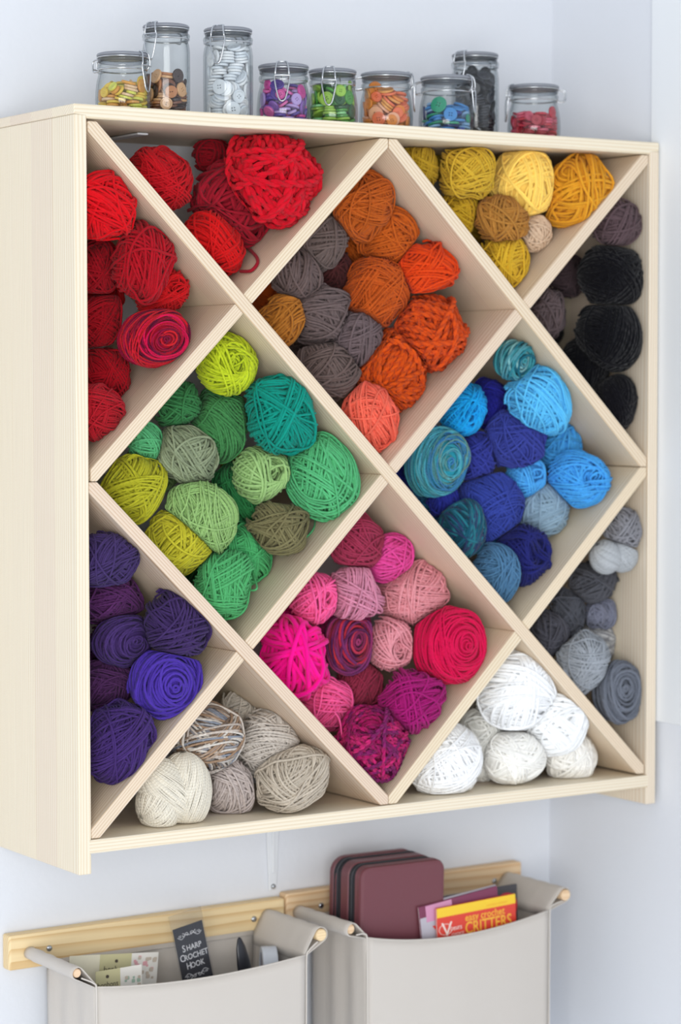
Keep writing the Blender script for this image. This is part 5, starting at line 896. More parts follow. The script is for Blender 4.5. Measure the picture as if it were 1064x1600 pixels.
 'F': [(110,215,-53,21,-0,0,1,0),(80,81,-189,21,0,0,1,0),(110,160,159,20,0,-0,1,0),(110,220,-42,61,-0,0.01,1,0),(110,-95,202,21,-0,-0,1,0),(80,208,-221,82,-0.69,0.72,0.11,1),(80,71,77,55,-0.34,-0.32,0.88,0),(80,-240,81,20,-0,0,1,0),(100,234,12,101,-0.02,0.05,1,0),(110,-75,204,60,-0,-0,1,0),(80,-101,-285,82,0.34,0.94,0.11,1),(110,210,76,137,-0.02,0.05,1,0),(100,-225,59,60,-0,0,1,0),(100,147,-115,112,-0.26,-0.5,0.82,0),(80,34,148,115,-0.19,0.07,0.98,0),(100,-140,-67,21,0,0,1,0),(110,210,77,176,0.02,-0.05,-1,0),(110,-214,63,99,-0,0,1,1),(100,-238,-171,102,-0.8,-0.57,-0.19,1),(100,-89,216,134,0.14,-0.33,-0.93,0),(100,-94,-114,60,0,-0.01,1,0),(110,213,-64,212,-0.26,-0.51,0.82,0),(80,-229,106,138,0,0,1,0),(100,-64,-259,101,0.34,0.93,0.12,1),(110,113,234,151,0.28,0.96,-0,0),(80,-91,-140,99,0,-0.01,1,0),(80,33,-5,55,0.34,0.33,-0.88,0),(110,84,284,143,0.28,0.96,-0,0),(80,-85,-148,138,-0,-0.01,1,0),(110,78,108,199,-0.47,0.13,0.87,0),(110,-244,-118,178,0.78,0.59,0.22,1),(110,92,-161,137,-0.52,-0.59,0.62,0),(80,-54,15,123,-0.24,0.05,-0.97,0),(80,13,-262,196,0.52,0.76,0.4,1),(80,-15,43,208,-0.52,-0.05,0.85,0),(110,-209,135,267,-0.82,0.54,-0.21,0),(80,48,-254,233,0.52,0.75,0.4,1),(110,-83,10,210,-0.52,-0.05,0.85,0),(110,-242,158,267,-0.82,0.54,-0.21,1),(80,25,-110,216,-0.52,0.01,0.85,0),(100,-208,-49,220,-0.77,-0.59,-0.22,1),(110,216,-44,273,-0.26,-0.51,0.82,0),(80,230,115,254,0.49,0.29,0.82,0),(80,-224,-82,188,-0.77,-0.59,-0.22,1),(80,158,240,314,-0.48,-0.81,-0.34,0),(80,-110,283,213,-0.37,0.93,0.02,1),(100,86,-217,142,0.52,0.59,-0.61,1),(100,122,116,295,-0.66,0.23,0.72,0),(80,-58,197,187,-0.14,0.33,0.93,0),(100,215,-88,293,-0.26,-0.51,0.82,0),(80,71,150,292,-0.66,0.23,0.72,0),(110,-150,-165,265,0.44,-0.54,0.72,1),(100,35,146,315,-0.66,0.23,0.72,0),(110,-40,261,306,0.2,-0.86,0.47,0),(100,184,-141,298,-0.26,-0.51,0.82,0),(110,95,201,408,-0.66,0.23,0.72,0),(100,-128,-195,284,0.44,-0.54,0.72,1),(80,-8,-33,302,0.14,-0.47,0.87,0),(100,-120,32,235,-0.52,-0.05,0.85,0),(110,132,-179,306,-0.26,-0.51,0.82,1),(100,61,2,379,0.21,-0.63,0.75,0),(110,-107,-194,327,0.44,-0.54,0.72,1),(100,203,-111,399,0.14,0.1,0.98,1),(100,-13,179,402,-0.98,-0.11,0.15,0),(80,121,-220,325,-0.26,-0.51,0.82,1),(110,210,120,420,0.96,-0.13,0.26,0),(100,-183,-23,328,-0.2,-0.61,-0.77,1),(80,210,-71,434,0.14,0.1,0.99,0),(110,-52,153,387,0.98,0.11,-0.15,0),(110,-86,-206,359,0.44,-0.54,0.72,1),(80,-13,-92,386,-0.34,-0.94,-0.01,0),(80,-304,-12,325,-1,-0.04,0.02,1),(100,46,-235,410,-0.26,0.5,-0.82,1),(110,-91,146,389,-0.98,-0.11,0.15,0),(110,-19,-227,388,-0.26,0.51,-0.82,1),(110,184,-90,479,0.14,0.1,0.99,1),(100,-175,1,359,0.2,0.6,0.77,0),(110,282,68,424,-0.96,-0.23,-0.18,0),(80,73,242,430,-0.66,0.23,0.72,0),(110,-91,-204,478,-0.27,-0.23,0.94,1),(110,-121,22,495,0.48,0.72,-0.51,1),(80,-131,131,376,-0.98,-0.11,0.15,0),(110,-126,-186,514,-0.27,-0.23,0.94,1),(80,-128,45,442,0.48,0.72,-0.51,0),(100,-272,99,464,0.91,-0.34,0.23,1),(80,-239,-99,423,-0.33,-0.85,0.41,1),(80,-174,247,440,0.57,-0.81,0.11,0),(110,-220,-19,540,0.09,0.99,-0.09,1),(100,53,5,436,-0.21,0.63,-0.74,0),(100,-216,104,443,-0.89,0.37,-0.27,1)],
 'G': [(65,268,4,21,-0.01,0.02,1,0),(65,-242,115,21,0.01,0,1,0),(120,-120,-180,21,-0,0,1,0),(85,84,234,21,0,-0,1,0),(100,-229,-49,48,-0.1,0.26,0.96,1),(65,42,-265,21,0,-0,1,0),(120,-128,170,47,0.17,0.14,0.98,0),(120,-72,-200,60,-0,0,1,1),(65,160,-215,90,0.13,0.12,0.98,1),(100,-62,-224,99,0,0,1,1),(120,159,-144,42,0.13,0.12,0.98,1),(85,190,160,46,0.25,-0.19,0.95,0),(100,32,-231,140,-0,0.02,1,1),(65,265,35,66,-0.07,0.18,0.98,0),(65,-59,259,62,0.17,0.14,0.98,0),(100,200,-111,102,0.11,0.41,0.9,0),(65,3,-44,21,0,-0,1,0),(120,-206,-56,93,-0.09,0.26,0.96,1),(100,230,45,102,-0.07,0.19,0.98,0),(85,49,72,77,-0.07,-0.75,-0.65,0),(100,14,-37,87,0.07,0.41,0.91,1),(85,68,243,132,0.28,0.96,0.02,0),(65,-236,-126,150,-0.09,0.26,0.96,1),(120,187,-56,158,-0.07,0.19,0.98,0),(120,-116,180,113,-0.01,-0.04,1,0),(120,-58,-81,156,-0.1,0.27,0.96,1),(85,204,142,121,-0.07,0.2,0.98,0),(85,-247,16,110,-0.09,0.26,0.96,1),(85,145,-15,187,-0.07,0.19,0.98,0),(65,-18,181,154,-0.01,-0.04,1,0),(120,3,-174,229,-0.08,0.26,0.96,1),(85,202,142,162,-0.07,0.21,0.98,0),(100,-179,150,151,-0.02,-0.04,1,0),(85,-21,18,173,-0.1,0.26,0.96,0),(120,83,279,159,0.28,0.96,0.02,0),(120,-202,-69,179,-0.1,0.27,0.96,1),(85,200,144,201,-0.07,0.21,0.98,0),(65,-118,241,195,-0,-0,1,0),(120,8,-108,252,-0.08,0.26,0.96,0),(65,38,165,99,0.69,-0.19,-0.69,0),(120,-210,-19,213,-0.06,0.22,0.97,1),(100,213,-33,238,-0.04,0.21,0.98,0),(100,-244,172,269,-0.82,0.57,-0.05,0),(100,59,-61,285,-0.08,0.26,0.96,0),(120,181,114,247,-0.07,0.21,0.98,0),(100,-127,-270,218,0.43,0.9,-0.03,1),(120,190,95,296,-0.07,0.24,0.97,0),(120,-95,209,276,-0.61,0.46,-0.65,0),(85,23,-247,313,0.03,-0.36,0.93,1),(65,52,152,189,0.42,-0.27,0.87,0),(85,-218,25,243,-0.06,0.22,0.97,1),(100,185,140,325,-0.07,0.24,0.97,0),(65,-43,59,201,0.1,-0.26,-0.96,0),(100,-129,-129,287,-0.08,0.26,0.96,1),(100,-18,188,288,0.48,-0.29,0.83,0),(100,-207,18,286,-0.07,0.22,0.97,1),(100,201,-120,322,0.34,-0.16,0.93,1),(120,155,144,362,-0.07,0.24,0.97,0),(120,193,-97,371,0.34,-0.16,0.93,1),(65,-70,34,250,-0.06,0.24,0.97,0),(120,-239,-154,361,0.82,0.53,-0.23,1),(100,-12,-6,306,-0.07,0.25,0.97,0),(120,-5,209,336,0.48,-0.29,0.83,0),(65,-266,26,321,-0.07,0.22,0.97,1),(65,183,-246,178,-0.6,0.8,-0.04,1),(120,-181,22,363,0.19,0.1,0.98,1),(65,186,-179,241,0.02,0.47,0.88,1),(100,39,7,347,-0.07,0.24,0.97,1)],
 'H': [(85,203,38,20,0.01,0,1,0),(100,-125,146,20,0.01,0.01,1,0),(85,-83,-189,21,0,0.01,1,0),(95,88,177,21,0.01,-0.01,1,0),(85,-152,-36,21,-0,0,1,0),(85,8,19,21,0.01,-0.01,1,0),(100,-123,144,59,0,0,1,0),(100,-134,-52,61,0.01,-0.02,1,0),(95,180,75,59,0.01,0,1,0),(85,-255,-41,85,-0.99,-0.16,0.02,0),(100,64,-82,49,0.12,-0.28,0.95,0),(85,52,198,60,0.01,-0.01,1,0),(100,-100,-161,96,0.03,-0.3,0.95,0),(85,182,95,98,0.01,0,1,0),(85,-115,172,97,0.01,-0.01,1,0),(100,148,-118,72,0.08,-0.26,0.96,0),(100,13,164,124,-0.26,0.03,-0.97,0),(95,-161,75,130,-0.09,-0.28,0.96,0),(100,83,172,155,-0.18,0.06,-0.98,0),(95,-124,222,212,0.49,-0.87,0.08,0),(100,98,-161,107,-0.02,0.27,-0.96,0),(85,-34,153,215,0.03,0.03,1,0),(85,-175,64,166,-0.09,-0.28,0.96,0),(100,190,12,149,-0.27,0.21,-0.94,0),(95,-8,2,140,0.17,-0.39,0.9,0),(100,-18,-188,182,-0.21,-0.19,0.96,1),(100,148,122,215,-0.11,0.17,0.98,0),(95,-181,-179,219,0.71,0.7,-0.07,1),(100,93,-163,147,-0.01,0.24,-0.97,1),(100,38,186,251,0.03,0.03,1,0),(85,150,-138,239,-0.02,0.13,-0.99,0),(100,254,-14,251,-1,0.06,-0.02,1),(85,-205,-19,194,-0.05,0.19,-0.98,0),(95,135,-72,208,0.03,-0.14,0.99,0),(85,4,13,259,0.69,-0.72,-0.06,0),(100,-97,-60,259,-0.97,0.22,0.13,0),(95,22,-23,255,0.69,-0.72,-0.06,0),(85,-196,57,264,0.43,0.42,0.8,0),(85,-21,-202,220,-0.21,-0.18,0.96,1),(95,153,120,289,-0.01,-0.03,-1,0),(100,14,-189,271,-0.21,-0.16,0.96,1),(85,144,-60,291,-0.12,0.15,0.98,0),(95,-177,78,291,-0.43,-0.42,-0.8,0),(85,170,-193,337,0.66,-0.75,0.08,1),(85,247,71,415,-0.95,-0.28,0.11,0),(85,-22,-201,302,-0.21,-0.15,0.97,1),(100,230,-99,485,0.91,-0.39,-0.17,1),(95,-4,172,311,-0.3,-0.01,0.95,0),(100,5,-188,351,0.21,0.15,-0.97,1),(95,139,214,400,0.54,0.84,-0.08,0),(100,-167,90,329,-0.43,-0.42,-0.8,0),(85,143,-60,330,-0.12,0.15,0.98,0),(85,-160,127,354,0.43,0.42,0.8,0),(100,5,-189,392,-0.21,-0.14,0.97,1),(95,116,86,374,-0.12,-0.17,0.98,0),(85,-197,-50,289,-0.13,-0.88,0.46,0),(95,63,-81,440,0.39,0.92,0.01,0),(85,-20,203,347,-0.3,-0,0.95,0),(95,4,-193,431,-0.21,-0.14,0.97,1),(95,96,-53,441,0.39,0.92,0.01,0),(100,-167,-90,369,-0.09,-0.39,0.92,0),(100,12,-190,474,0.21,0.14,-0.97,1),(100,123,66,411,0.13,0.17,-0.98,0),(95,-70,48,470,-0.58,-0.17,0.8,0),(85,156,34,470,-0.14,0.1,-0.99,0),(100,-126,217,438,-0.5,0.86,-0.12,0),(100,111,-96,549,0.2,-0.11,0.97,0),(100,-11,95,425,-0.58,-0.17,0.8,0),(95,-208,48,509,-0.67,0.7,0.23,0),(95,147,48,512,-0.15,0.1,-0.99,0),(85,-233,111,550,0.9,-0.44,-0.03,1),(85,-166,-119,400,-0.09,-0.39,0.92,1),(100,-37,85,452,0.58,0.17,-0.8,0),(95,-163,-105,449,-0.09,-0.39,0.92,1),(100,114,-106,588,0.2,-0.11,0.97,0),(100,-101,187,446,-0.5,0.86,-0.12,0),(85,81,-243,589,-0.31,0.94,0.13,1),(100,55,213,566,0.51,0.77,-0.37,0),(85,-212,-2,481,0.67,-0.71,-0.23,0),(100,-74,-173,539,-0.23,-0.13,0.96,1),(100,41,81,594,0.12,0.19,0.97,0),(100,-60,-180,501,-0.22,-0.13,0.97,1),(100,84,85,668,0.12,0.19,0.97,0),(95,-27,112,556,-0.12,-0.19,-0.98,0),(95,102,-3,797,0.09,-0.95,-0.3,0),(100,80,72,631,0.12,0.19,0.97,0),(100,-189,-61,591,-0.79,0.44,-0.43,1),(85,72,220,498,0.52,0.77,-0.37,0),(100,-63,3,595,0.56,0.77,-0.29,0),(95,-160,-67,731,0.97,0.07,0.24,1),(95,55,133,702,-0.12,-0.19,-0.97,0),(95,-160,-197,715,0.63,0.77,0.1,1),(85,140,-118,621,0.2,-0.11,0.97,0),(85,-112,175,643,0.52,-0.3,-0.8,0),(95,-87,-174,576,0.23,0.13,-0.96,1),(100,211,30,621,0.97,0.19,-0.12,0),(100,-103,-159,615,0.23,0.13,-0.96,1),(85,-66,-28,644,-0.56,-0.77,0.29,1),(95,2,255,748,0,1,-0.03,0),(100,-23,-177,703,0.78,0.06,0.63,1),(100,247,48,617,0.98,0.19,-0.12,0),(85,-216,31,687,0.71,-0.7,-0.08,1),(100,253,18,815,1,0.07,0.05,0),(100,-86,173,612,-0.51,0.3,0.8,0),(100,-120,-97,742,0.97,0.07,0.24,1),(85,170,186,709,-0.66,-0.72,0.21,0),(100,-213,-65,837,0.87,0.12,-0.47,1),(85,51,-91,712,0.53,-0.11,0.84,0),(100,61,132,742,0.12,0.19,0.97,0),(95,-63,-183,814,0.64,-0.02,0.77,1),(100,156,186,842,-0.66,-0.71,0.25,0),(95,-207,92,738,-0.7,0.71,0.12,1),(100,144,-127,694,0.53,-0.11,0.84,1),(85,50,120,786,0.12,0.19,0.97,0),(100,-88,33,760,0.44,0.65,0.62,0),(85,173,-112,725,-0.53,0.11,-0.84,0),(100,-177,178,732,0.7,-0.71,-0.12,1),(100,237,88,998,-0.93,-0.35,0.05,1),(100,59,105,828,-0.12,-0.19,-0.98,0),(100,-98,111,876,0.75,-0.64,0.13,0),(95,87,99,866,0.12,0.19,0.97,0),(95,4,219,927,0.05,1,-0.03,0),(100,136,-138,792,-0.53,0.11,-0.84,1),(95,-99,60,928,0.76,-0.64,0.13,0),(100,134,-139,840,0.53,-0.11,0.84,1),(85,-226,126,903,0.88,-0.48,-0.03,1),(85,46,-198,793,-0.53,0.11,-0.84,1),(85,214,19,807,1,0.07,0.05,0),(85,-117,186,855,-0.84,0.41,-0.35,0),(100,96,94,906,0.12,0.19,0.97,0),(85,10,258,925,0.05,1,-0.02,0),(85,162,-130,870,-0.53,0.11,-0.84,1),(100,55,58,959,-0.12,-0.19,-0.98,1),(95,-60,-74,865,0.63,0,0.77,1),(100,84,178,1014,0.05,1,-0.03,1),(100,161,-109,920,0.53,-0.11,0.84,1),(100,-4,-203,916,-0.2,-0.68,0.71,1),(100,-218,-52,914,-0.87,-0.12,0.48,1),(85,192,-80,951,0.53,-0.11,0.84,1)],
 'R': [(80,249,-43,21,-0,-0,1,0),(90,-80,230,21,0,-0,1,0),(80,-208,-143,21,0,-0,1,0),(90,97,223,21,0,0,1,0),(90,-215,112,21,-0,0,1,0),(80,80,-241,20,-0,-0.01,1,0),(90,-80,231,60,-0,-0,1,0),(80,-81,-240,20,0,-0.01,1,0),(80,228,114,20,0,0,1,0),(90,-217,112,60,-0,0,1,0),(90,158,-184,55,0.26,0.31,0.92,1),(80,88,236,60,0,0,1,0),(80,-61,-246,59,0.01,-0,1,0),(90,211,120,60,0,-0,1,0),(80,-47,101,67,0.22,-0.61,0.76,0),(80,250,-48,60,-0,-0.01,1,0),(90,51,239,99,0,-0,1,0),(90,-224,1,90,0.12,-0.99,0,1),(90,201,139,99,0,0,1,0),(90,-216,111,99,0,0,1,0),(90,-4,-87,21,0,0,1,0),(90,30,233,138,0,-0,1,0),(90,-179,-33,92,0.12,-0.99,0,1),(90,211,-110,99,-0.03,-0.05,1,0),(90,-237,-51,193,-0.18,-0.38,0.91,1),(90,-38,-241,98,0.01,-0,1,1),(80,304,7,159,-1,-0.02,0.01,0),(90,-195,-144,60,0,-0,1,1),(80,208,-140,136,-0.02,-0.05,1,0),(80,126,56,335,-0.23,-0.19,-0.95,0),(80,23,-82,60,0,-0,1,0),(90,263,85,207,-1,-0.02,0.01,0),(80,48,72,67,0.23,-0.61,0.76,0),(90,210,-123,176,-0.03,-0.05,1,0),(90,221,144,207,-1,-0.04,0,0),(80,-177,-134,99,0,-0,1,0),(80,180,188,197,-1,-0.04,0,0),(80,-217,-128,208,-0.18,-0.38,0.91,1),(80,67,-245,136,0.02,-0.01,1,1),(80,-137,210,132,0.07,0.17,0.98,0),(90,-144,-196,138,0,-0,1,1),(80,194,-163,213,-0.02,-0.05,1,0),(90,-215,66,207,-0.17,0.98,-0,1),(80,37,-249,176,0.02,-0.01,1,0),(90,123,46,123,-0.22,-0.64,0.73,0),(80,-85,-116,194,0.75,0.53,0.4,1),(80,14,-80,99,-0,-0,1,0),(90,-17,210,178,-0,-0,1,0),(80,-61,-105,233,0.75,0.52,0.4,0),(90,118,36,167,-0.22,-0.64,0.73,0),(90,-236,-50,273,-0.26,-0.01,0.97,0),(80,196,-161,253,-0.03,-0.05,1,0),(80,-87,33,153,0.94,0.35,0.01,0),(80,-158,-260,237,0.52,0.86,-0.04,1),(80,139,213,197,-1,-0.04,0,0),(90,-239,-35,314,-0.26,-0.01,0.97,0),(90,42,-239,215,0.02,-0.01,1,0),(90,-222,104,207,-0.18,0.98,-0,1),(80,-77,-250,236,0.85,0.52,-0.01,1),(80,44,-88,149,-0.12,-0.06,0.99,0),(80,-201,-157,299,-0.01,-0.94,0.34,1),(90,44,-237,254,0.02,-0,1,0),(80,-52,53,159,-0.94,-0.35,-0.01,0),(90,118,-279,362,-0.4,0.91,-0.03,1),(90,215,116,343,-0.38,-0.17,-0.91,0),(90,-211,178,251,-0.51,0.85,-0.11,1),(80,199,-157,293,-0.03,-0.05,1,0),(90,-59,193,266,0.58,-0.15,0.8,0),(80,-59,-74,285,0.75,0.53,0.4,0),(90,132,34,228,-0.25,-0.64,0.72,0),(90,37,192,245,0.58,-0.15,0.8,0),(80,47,-204,294,0.01,-0.01,1,0),(90,-32,77,289,0.2,-0.52,0.83,0),(80,97,-178,333,0.01,-0.01,1,0),(90,61,-61,217,-0.28,-0.29,0.92,0),(90,-157,256,235,0.52,-0.85,0.11,0),(90,-61,-236,335,0.02,-0,1,1),(90,72,-46,277,0.15,0.28,-0.95,0),(80,-250,-26,351,0.26,0.01,-0.97,0),(90,232,-77,336,-0,-0.01,-1,0),(80,114,211,296,0,0,1,0),(80,-194,126,343,0.17,-0.36,0.92,0),(80,251,-21,264,0.04,0.63,-0.78,0),(80,4,304,276,0.01,1,-0.04,0)],

}
brng = random.Random(11); cache = {}
for k, rows in BUTTONS.items():
    x0, y0, tall, sxy, sz, _, _ = JARS[k]; pal = BUTTON_COLOURS[k]; rest = {}
    for r, x, y, z, nx, ny, nz, seen in rows:
        ci = brng.randrange(len(pal)); hexc, nm = pal[ci]
        if not tall:      # keep clear of the shoulder of the squat jars
            k_ = min(1, (np.interp(z * 1e-4 + .006, [.03, .042, .051, .0565], [.0338, .0323, .0303, .0288]) - .0006) / .0335); x *= k_; y *= k_
        loc = Vector((x0 + x * 1e-4 * sxy, y0 + y * 1e-4 * sxy, H + T + .0042 * sz + z * 1e-4))
        q = Vector((nx, ny, nz)).to_track_quat('Z', 'Y') @ Quaternion((0, 0, 1), brng.random() * 6)
        if seen:
            key = (r, hexc)
            if key not in cache: v, f = button_mesh('button', r * 1e-4, 2 if (k in 'B' and r % 2) else 4); cache[key] = mesh('button', v, f, bmat(hexc))
            o = link('button', cache[key], None, loc); o.rotation_mode = 'QUATERNION'; o.rotation_quaternion = q
            setp(o, '%s round button inside the %s' % (nm, JAR_NAME[k]), 'button', '%s buttons in the %s' % (nm, JAR_NAME[k]))
        else:
            v, f = lathe([(0, -.0017), (r * .95e-4, -.0017), (r * 1e-4, -.0008), (r * 1e-4, .0008), (r * .9e-4, .0017), (0, .001)], 12)
            rest.setdefault(hexc, []).append(([q @ Vector(p) + loc for p in v], f))
    if rest:
        me = None; V = []; F = []; MI = []; ms = list(rest)
        for mi, hx in enumerate(ms):
            v, f = join(rest[hx]); o = len(V); V += v; F += [tuple(i + o for i in t) for t in f]; MI += [mi] * len(f)
        me = mesh('button_filling', V, F, None)
        for hx in ms: me.materials.append(bmat(hx))
        me.polygons.foreach_set('material_index', MI)
        setp(link('button_filling', me), 'mass of loose buttons deep inside the %s' % JAR_NAME[k], 'buttons', None, 'stuff')

# ------------------------------------------------------------------ canvas pockets on wooden rails below the shelf
def canvas(name, hx):
    m = mat(name, hx, .9); n, l = nodes(m); b = n['Principled BSDF']
    tc = n.new('ShaderNodeTexCoord'); sp = n.new('ShaderNodeSeparateXYZ'); l.new(tc.outputs['Object'], sp.inputs[0])
    hh = None
    for a in (0, 2):
        s = math_node(n, l, 'SINE', math_node(n, l, 'MULTIPLY', sp.outputs[a], 5200)); hh = s if hh is None else math_node(n, l, 'ADD', hh, s)
    t = n.new('ShaderNodeTexNoise'); t.inputs['Scale'].default_value = 18; t.inputs['Detail'].default_value = 4; l.new(tc.outputs['Object'], t.inputs['Vector'])
    bp = n.new('ShaderNodeBump'); bp.inputs['Strength'].default_value = .12; bp.inputs['Distance'].default_value = .0004
    l.new(hh, bp.inputs['Height'])
    b2 = n.new('ShaderNodeBump'); b2.inputs['Strength'].default_value = .25; b2.inputs['Distance'].default_value = .004
    l.new(t.outputs['Fac'], b2.inputs['Height']); l.new(bp.outputs['Normal'], b2.inputs['Normal']); l.new(b2.outputs['Normal'], b.inputs['Normal'])
    b.inputs['Sheen Weight'].default_value = .15
    return m
M_canvas = canvas('taupe_canvas', 'c8c1b9')
M_seam = mat('canvas_piping', 'd3ccc4', .9)

def sheet(name, fn, nu, nv, m, parent, thick=.0012):
    v = [fn(i / nu, j / nv) for i in range(nu + 1) for j in range(nv + 1)]
    f = [(i * (nv + 1) + j, (i + 1) * (nv + 1) + j, (i + 1) * (nv + 1) + j + 1, i * (nv + 1) + j + 1) for i in range(nu) for j in range(nv)]
    o = link(name, mesh(name, v, f, m, True), parent)
    s = o.modifiers.new('cloth_thickness', 'SOLIDIFY'); s.thickness = thick; s.offset = 0
    return o

def pocket(x0, x1, z_top, dl, dr, fl, frx, zf, label, sag):
    """rail from x0 to x1; dowels at (x, z, front y); front panel from fl to frx with its top at zf"""
    r = link('canvas_wall_pocket', None, None, (x0, 0, z_top)); setp(r, label, 'wall pocket', 'beige canvas pockets hanging from pine rails')
    L = lambda x, y, z: (x - x0, y, z - z_top)
    cx = (x0 + x1) / 2 - x0
    rl = link('rail', bm_mesh('rail', box_bm(x0 - x0 - cx, x1 - x0 - cx, WALL_Y - .022, WALL_Y - .0004, -.0495, 0, .003, 2), M_rail), r, (cx, 0, 0))
    v, f = lathe([(0, .0022), (.0024, .0022), (.0042, .0012), (.0046, 0)], 16)
    v2, f2 = lathe([(0, .0005), (.0016, .0005), (.0018, .0026), (.0026, .0026)], 6)
    for sx in (x0 + .062, x1 - .054):
        link('screw', mesh('screw', v, f, M_metal, True), rl, (sx - x0 - cx, WALL_Y - .022, -.025), (math.pi / 2, 0, 0))
    yf, yb, zb = .101, WALL_Y - .0235, -.50
    for (dx, dz, dy, rad), px, sg in ((dl, fl, 1), (dr, frx, -1)):
        n = 20
        v, f = lathe([(0, -.0005), (rad - .0012, -.0005), (rad, .001), (rad, yb + .002 - dy), (0, yb + .002 - dy)], n)
        link('dowel', mesh('dowel', [(y, x, z) for x, y, z in v] if 0 else v, f, M_dowel, False), r, L(dx, dy, dz), (-math.pi / 2, 0, 0))
        # side panel with a sleeve round the dowel: teardrop cross-section run from front to back
        R = rad + .0022; px_in = px + sg * .0015
        ax, az = px - dx, zf - dz; dist = math.hypot(ax, az); base = math.atan2(az, ax); be = math.acos(min(R / dist, 1))
        arc = []
        a_out, a_in = (base - sg * be, base + sg * be)      # tangent points, outer then inner
        span = 2 * math.pi - 2 * be
        for q in range(15): arc.append(a_out - sg * span * q / 14)
        def prof(y, wob):
            k = 1 + .25 * wob
            pts = [(px - sg * .0006, zb), (px - sg * .0006, zf - .06), (px - sg * .0006, zf - .012), (px - sg * .0004, zf - .001)]
            pts += [(dx + R * math.cos(q), dz + R * math.sin(q)) for q in arc]
            pts += [(px_in, zf + .002), (px_in, zf - .012)]
            return pts
        ys = np.linspace(yf, yb, 15)
        grid = [prof(y, 0) for y in ys]; m_ = len(grid[0])
        vv = []
        for k, y in enumerate(ys):
            for i, (a, b) in enumerate(grid[k]):
                fold = 0
                if i < 3: fold = .003 * math.sin(k * 1.3 + sg) * (1 if i < 2 else .3)
                elif 15 < i: fold = .0007 * math.sin(k * 2.4)
                if 0 < k and 3 < i < 19: b += .0006 * math.sin(k * 1.9 + i * .3)
                vv.append(L(a + fold, y, b))
        ff = [(k * m_ + i, (k + 1) * m_ + i, (k + 1) * m_ + i + 1, k * m_ + i + 1) for k in range(14) for i in range(m_ - 1)]
        o = link('side_panel', mesh('side_panel', vv, ff, M_canvas, True), r)
        s = o.modifiers.new('cloth_thickness', 'SOLIDIFY'); s.thickness = .0012; s.offset = 0
        pth = [L(dx + R * .55 * sg, yf - .001, dz - R * .8), L(px - sg * .004, yf - .0012, zf + .006), L(px, yf - .0014, zf - .003), L(px + sg * .0005, yf - .0014, zf - .05), L(px + sg * .001, yf - .0014, zf - .15), L(px, yf - .0014, zb)]
        link('seam_piping', mesh('seam_piping', *tube(smooth_path(pth, 6), .0011, 6), M_seam, True), r)
    def front(u, v):
        x = fl + (frx - fl) * u; top = zf - sag * 4 * u * (1 - u) * (1 - .25 * u)
        z = top + (zb - top) * v
        y = yf - .010 * math.sin(math.pi * u) * min(1, v * 4 + .5) + .0015 * math.sin(u * 19 + 2) * v
        return L(x, y, z)
    sheet('front_panel', front, 26, 22, M_canvas, r)
    hem = [L(*[0, 0, 0])]
    pts = [front(u, .0) for u in np.linspace(0, 1, 27)]
    link('hem', mesh('hem', *tube([(a, b, c - .0005) for a, b, c in pts], .0013, 6), M_canvas, True), r)
    def back(u, v):
        x = fl + (frx - fl) * u; top = zf + .008; return L(x, yb - .001 + .001 * math.sin(u * 9), top + (zb - top) * v)
    sheet('back_panel', back, 14, 8, M_canvas, r)
    pts = [back(u, 0) for u in np.linspace(0, 1, 12)]
    link('back_hem', mesh('back_hem', *tube([(a, b - .001, c - .006) for a, b, c in pts], .0011, 6), M_canvas, True), r)
    link('bottom_panel', bm_mesh('bottom_panel', box_bm(fl - x0, frx - x0, yf, yb, zb - z_top - .002, zb - z_top, .0005), M_canvas), r)
    return r
pocket(0, .4525, -.1735, (.0310, -.2005, .103, .0062), (.4210, -.1970, .099, .0088), .0580, .3960, -.2225, 'left beige canvas pocket on a pine rail, holding cards and a crochet hook packet', .010)
pocket(.4550, .8970, -.1675, (.4760, -.1970, .107, .0075), (.8670, -.1915, .098, .0085), .5000, .8370, -.2110, 'right beige canvas pocket on a pine rail, holding a zip case and magazines', .019)

def place(name, label, cat, loc, group=None):
    r = link(name, None, None, loc); setp(r, label, cat, group); return r
def txt(parent, body, size, m, loc, rz=0, align='CENTER', spacing=1, bold=0, name='lettering', sx=1, sy=1, rot=None):
    o = link(name, text_mesh(name, body, size, m, align, .0001, spacing, bold), parent, loc, (math.pi / 2, -rz, 0))
    o.scale = (sx, sy, 1); return o

# black packet of a crochet hook in a clear sleeve
M_black = mat('black_card', '2b2c34', .5); M_print = mat('white_print', 'd9d9dc', .6)
M_plastic = glass_mat('clear_sleeve', (.93, .93, .93), (.8, .8, .8))
r = place('crochet_hook_packet', 'black packet in a clear sleeve with white lettering, standing in the left pocket', 'packet', (.2650, .165, -.30))
r.rotation_euler = (math.radians(-6), math.radians(-9), math.radians(4))
link('card', bm_mesh('card', box_bm(-.0255, .0255, -.0006, .0006, 0, .1275, .0004), M_black), r)
link('sleeve', bm_mesh('sleeve', box_bm(-.0275, .0275, -.0013, .0013, -.002, .147, .0004), M_plastic), r)
for i, wd in enumerate(('SHARP', 'CROCHET', 'HOOK')):
    txt(r, wd[0], .0138, M_print, (-(.0165, .0232, .0150)[i], -.0009, .096 - .0128 * i), align='LEFT', bold=.0001, sx=.85)
    txt(r, wd[1:], .0112, M_print, (-(.0165, .0232, .0150)[i] + .0070, -.0009, .0955 - .0128 * i), align='LEFT', bold=.0001, sx=.92)
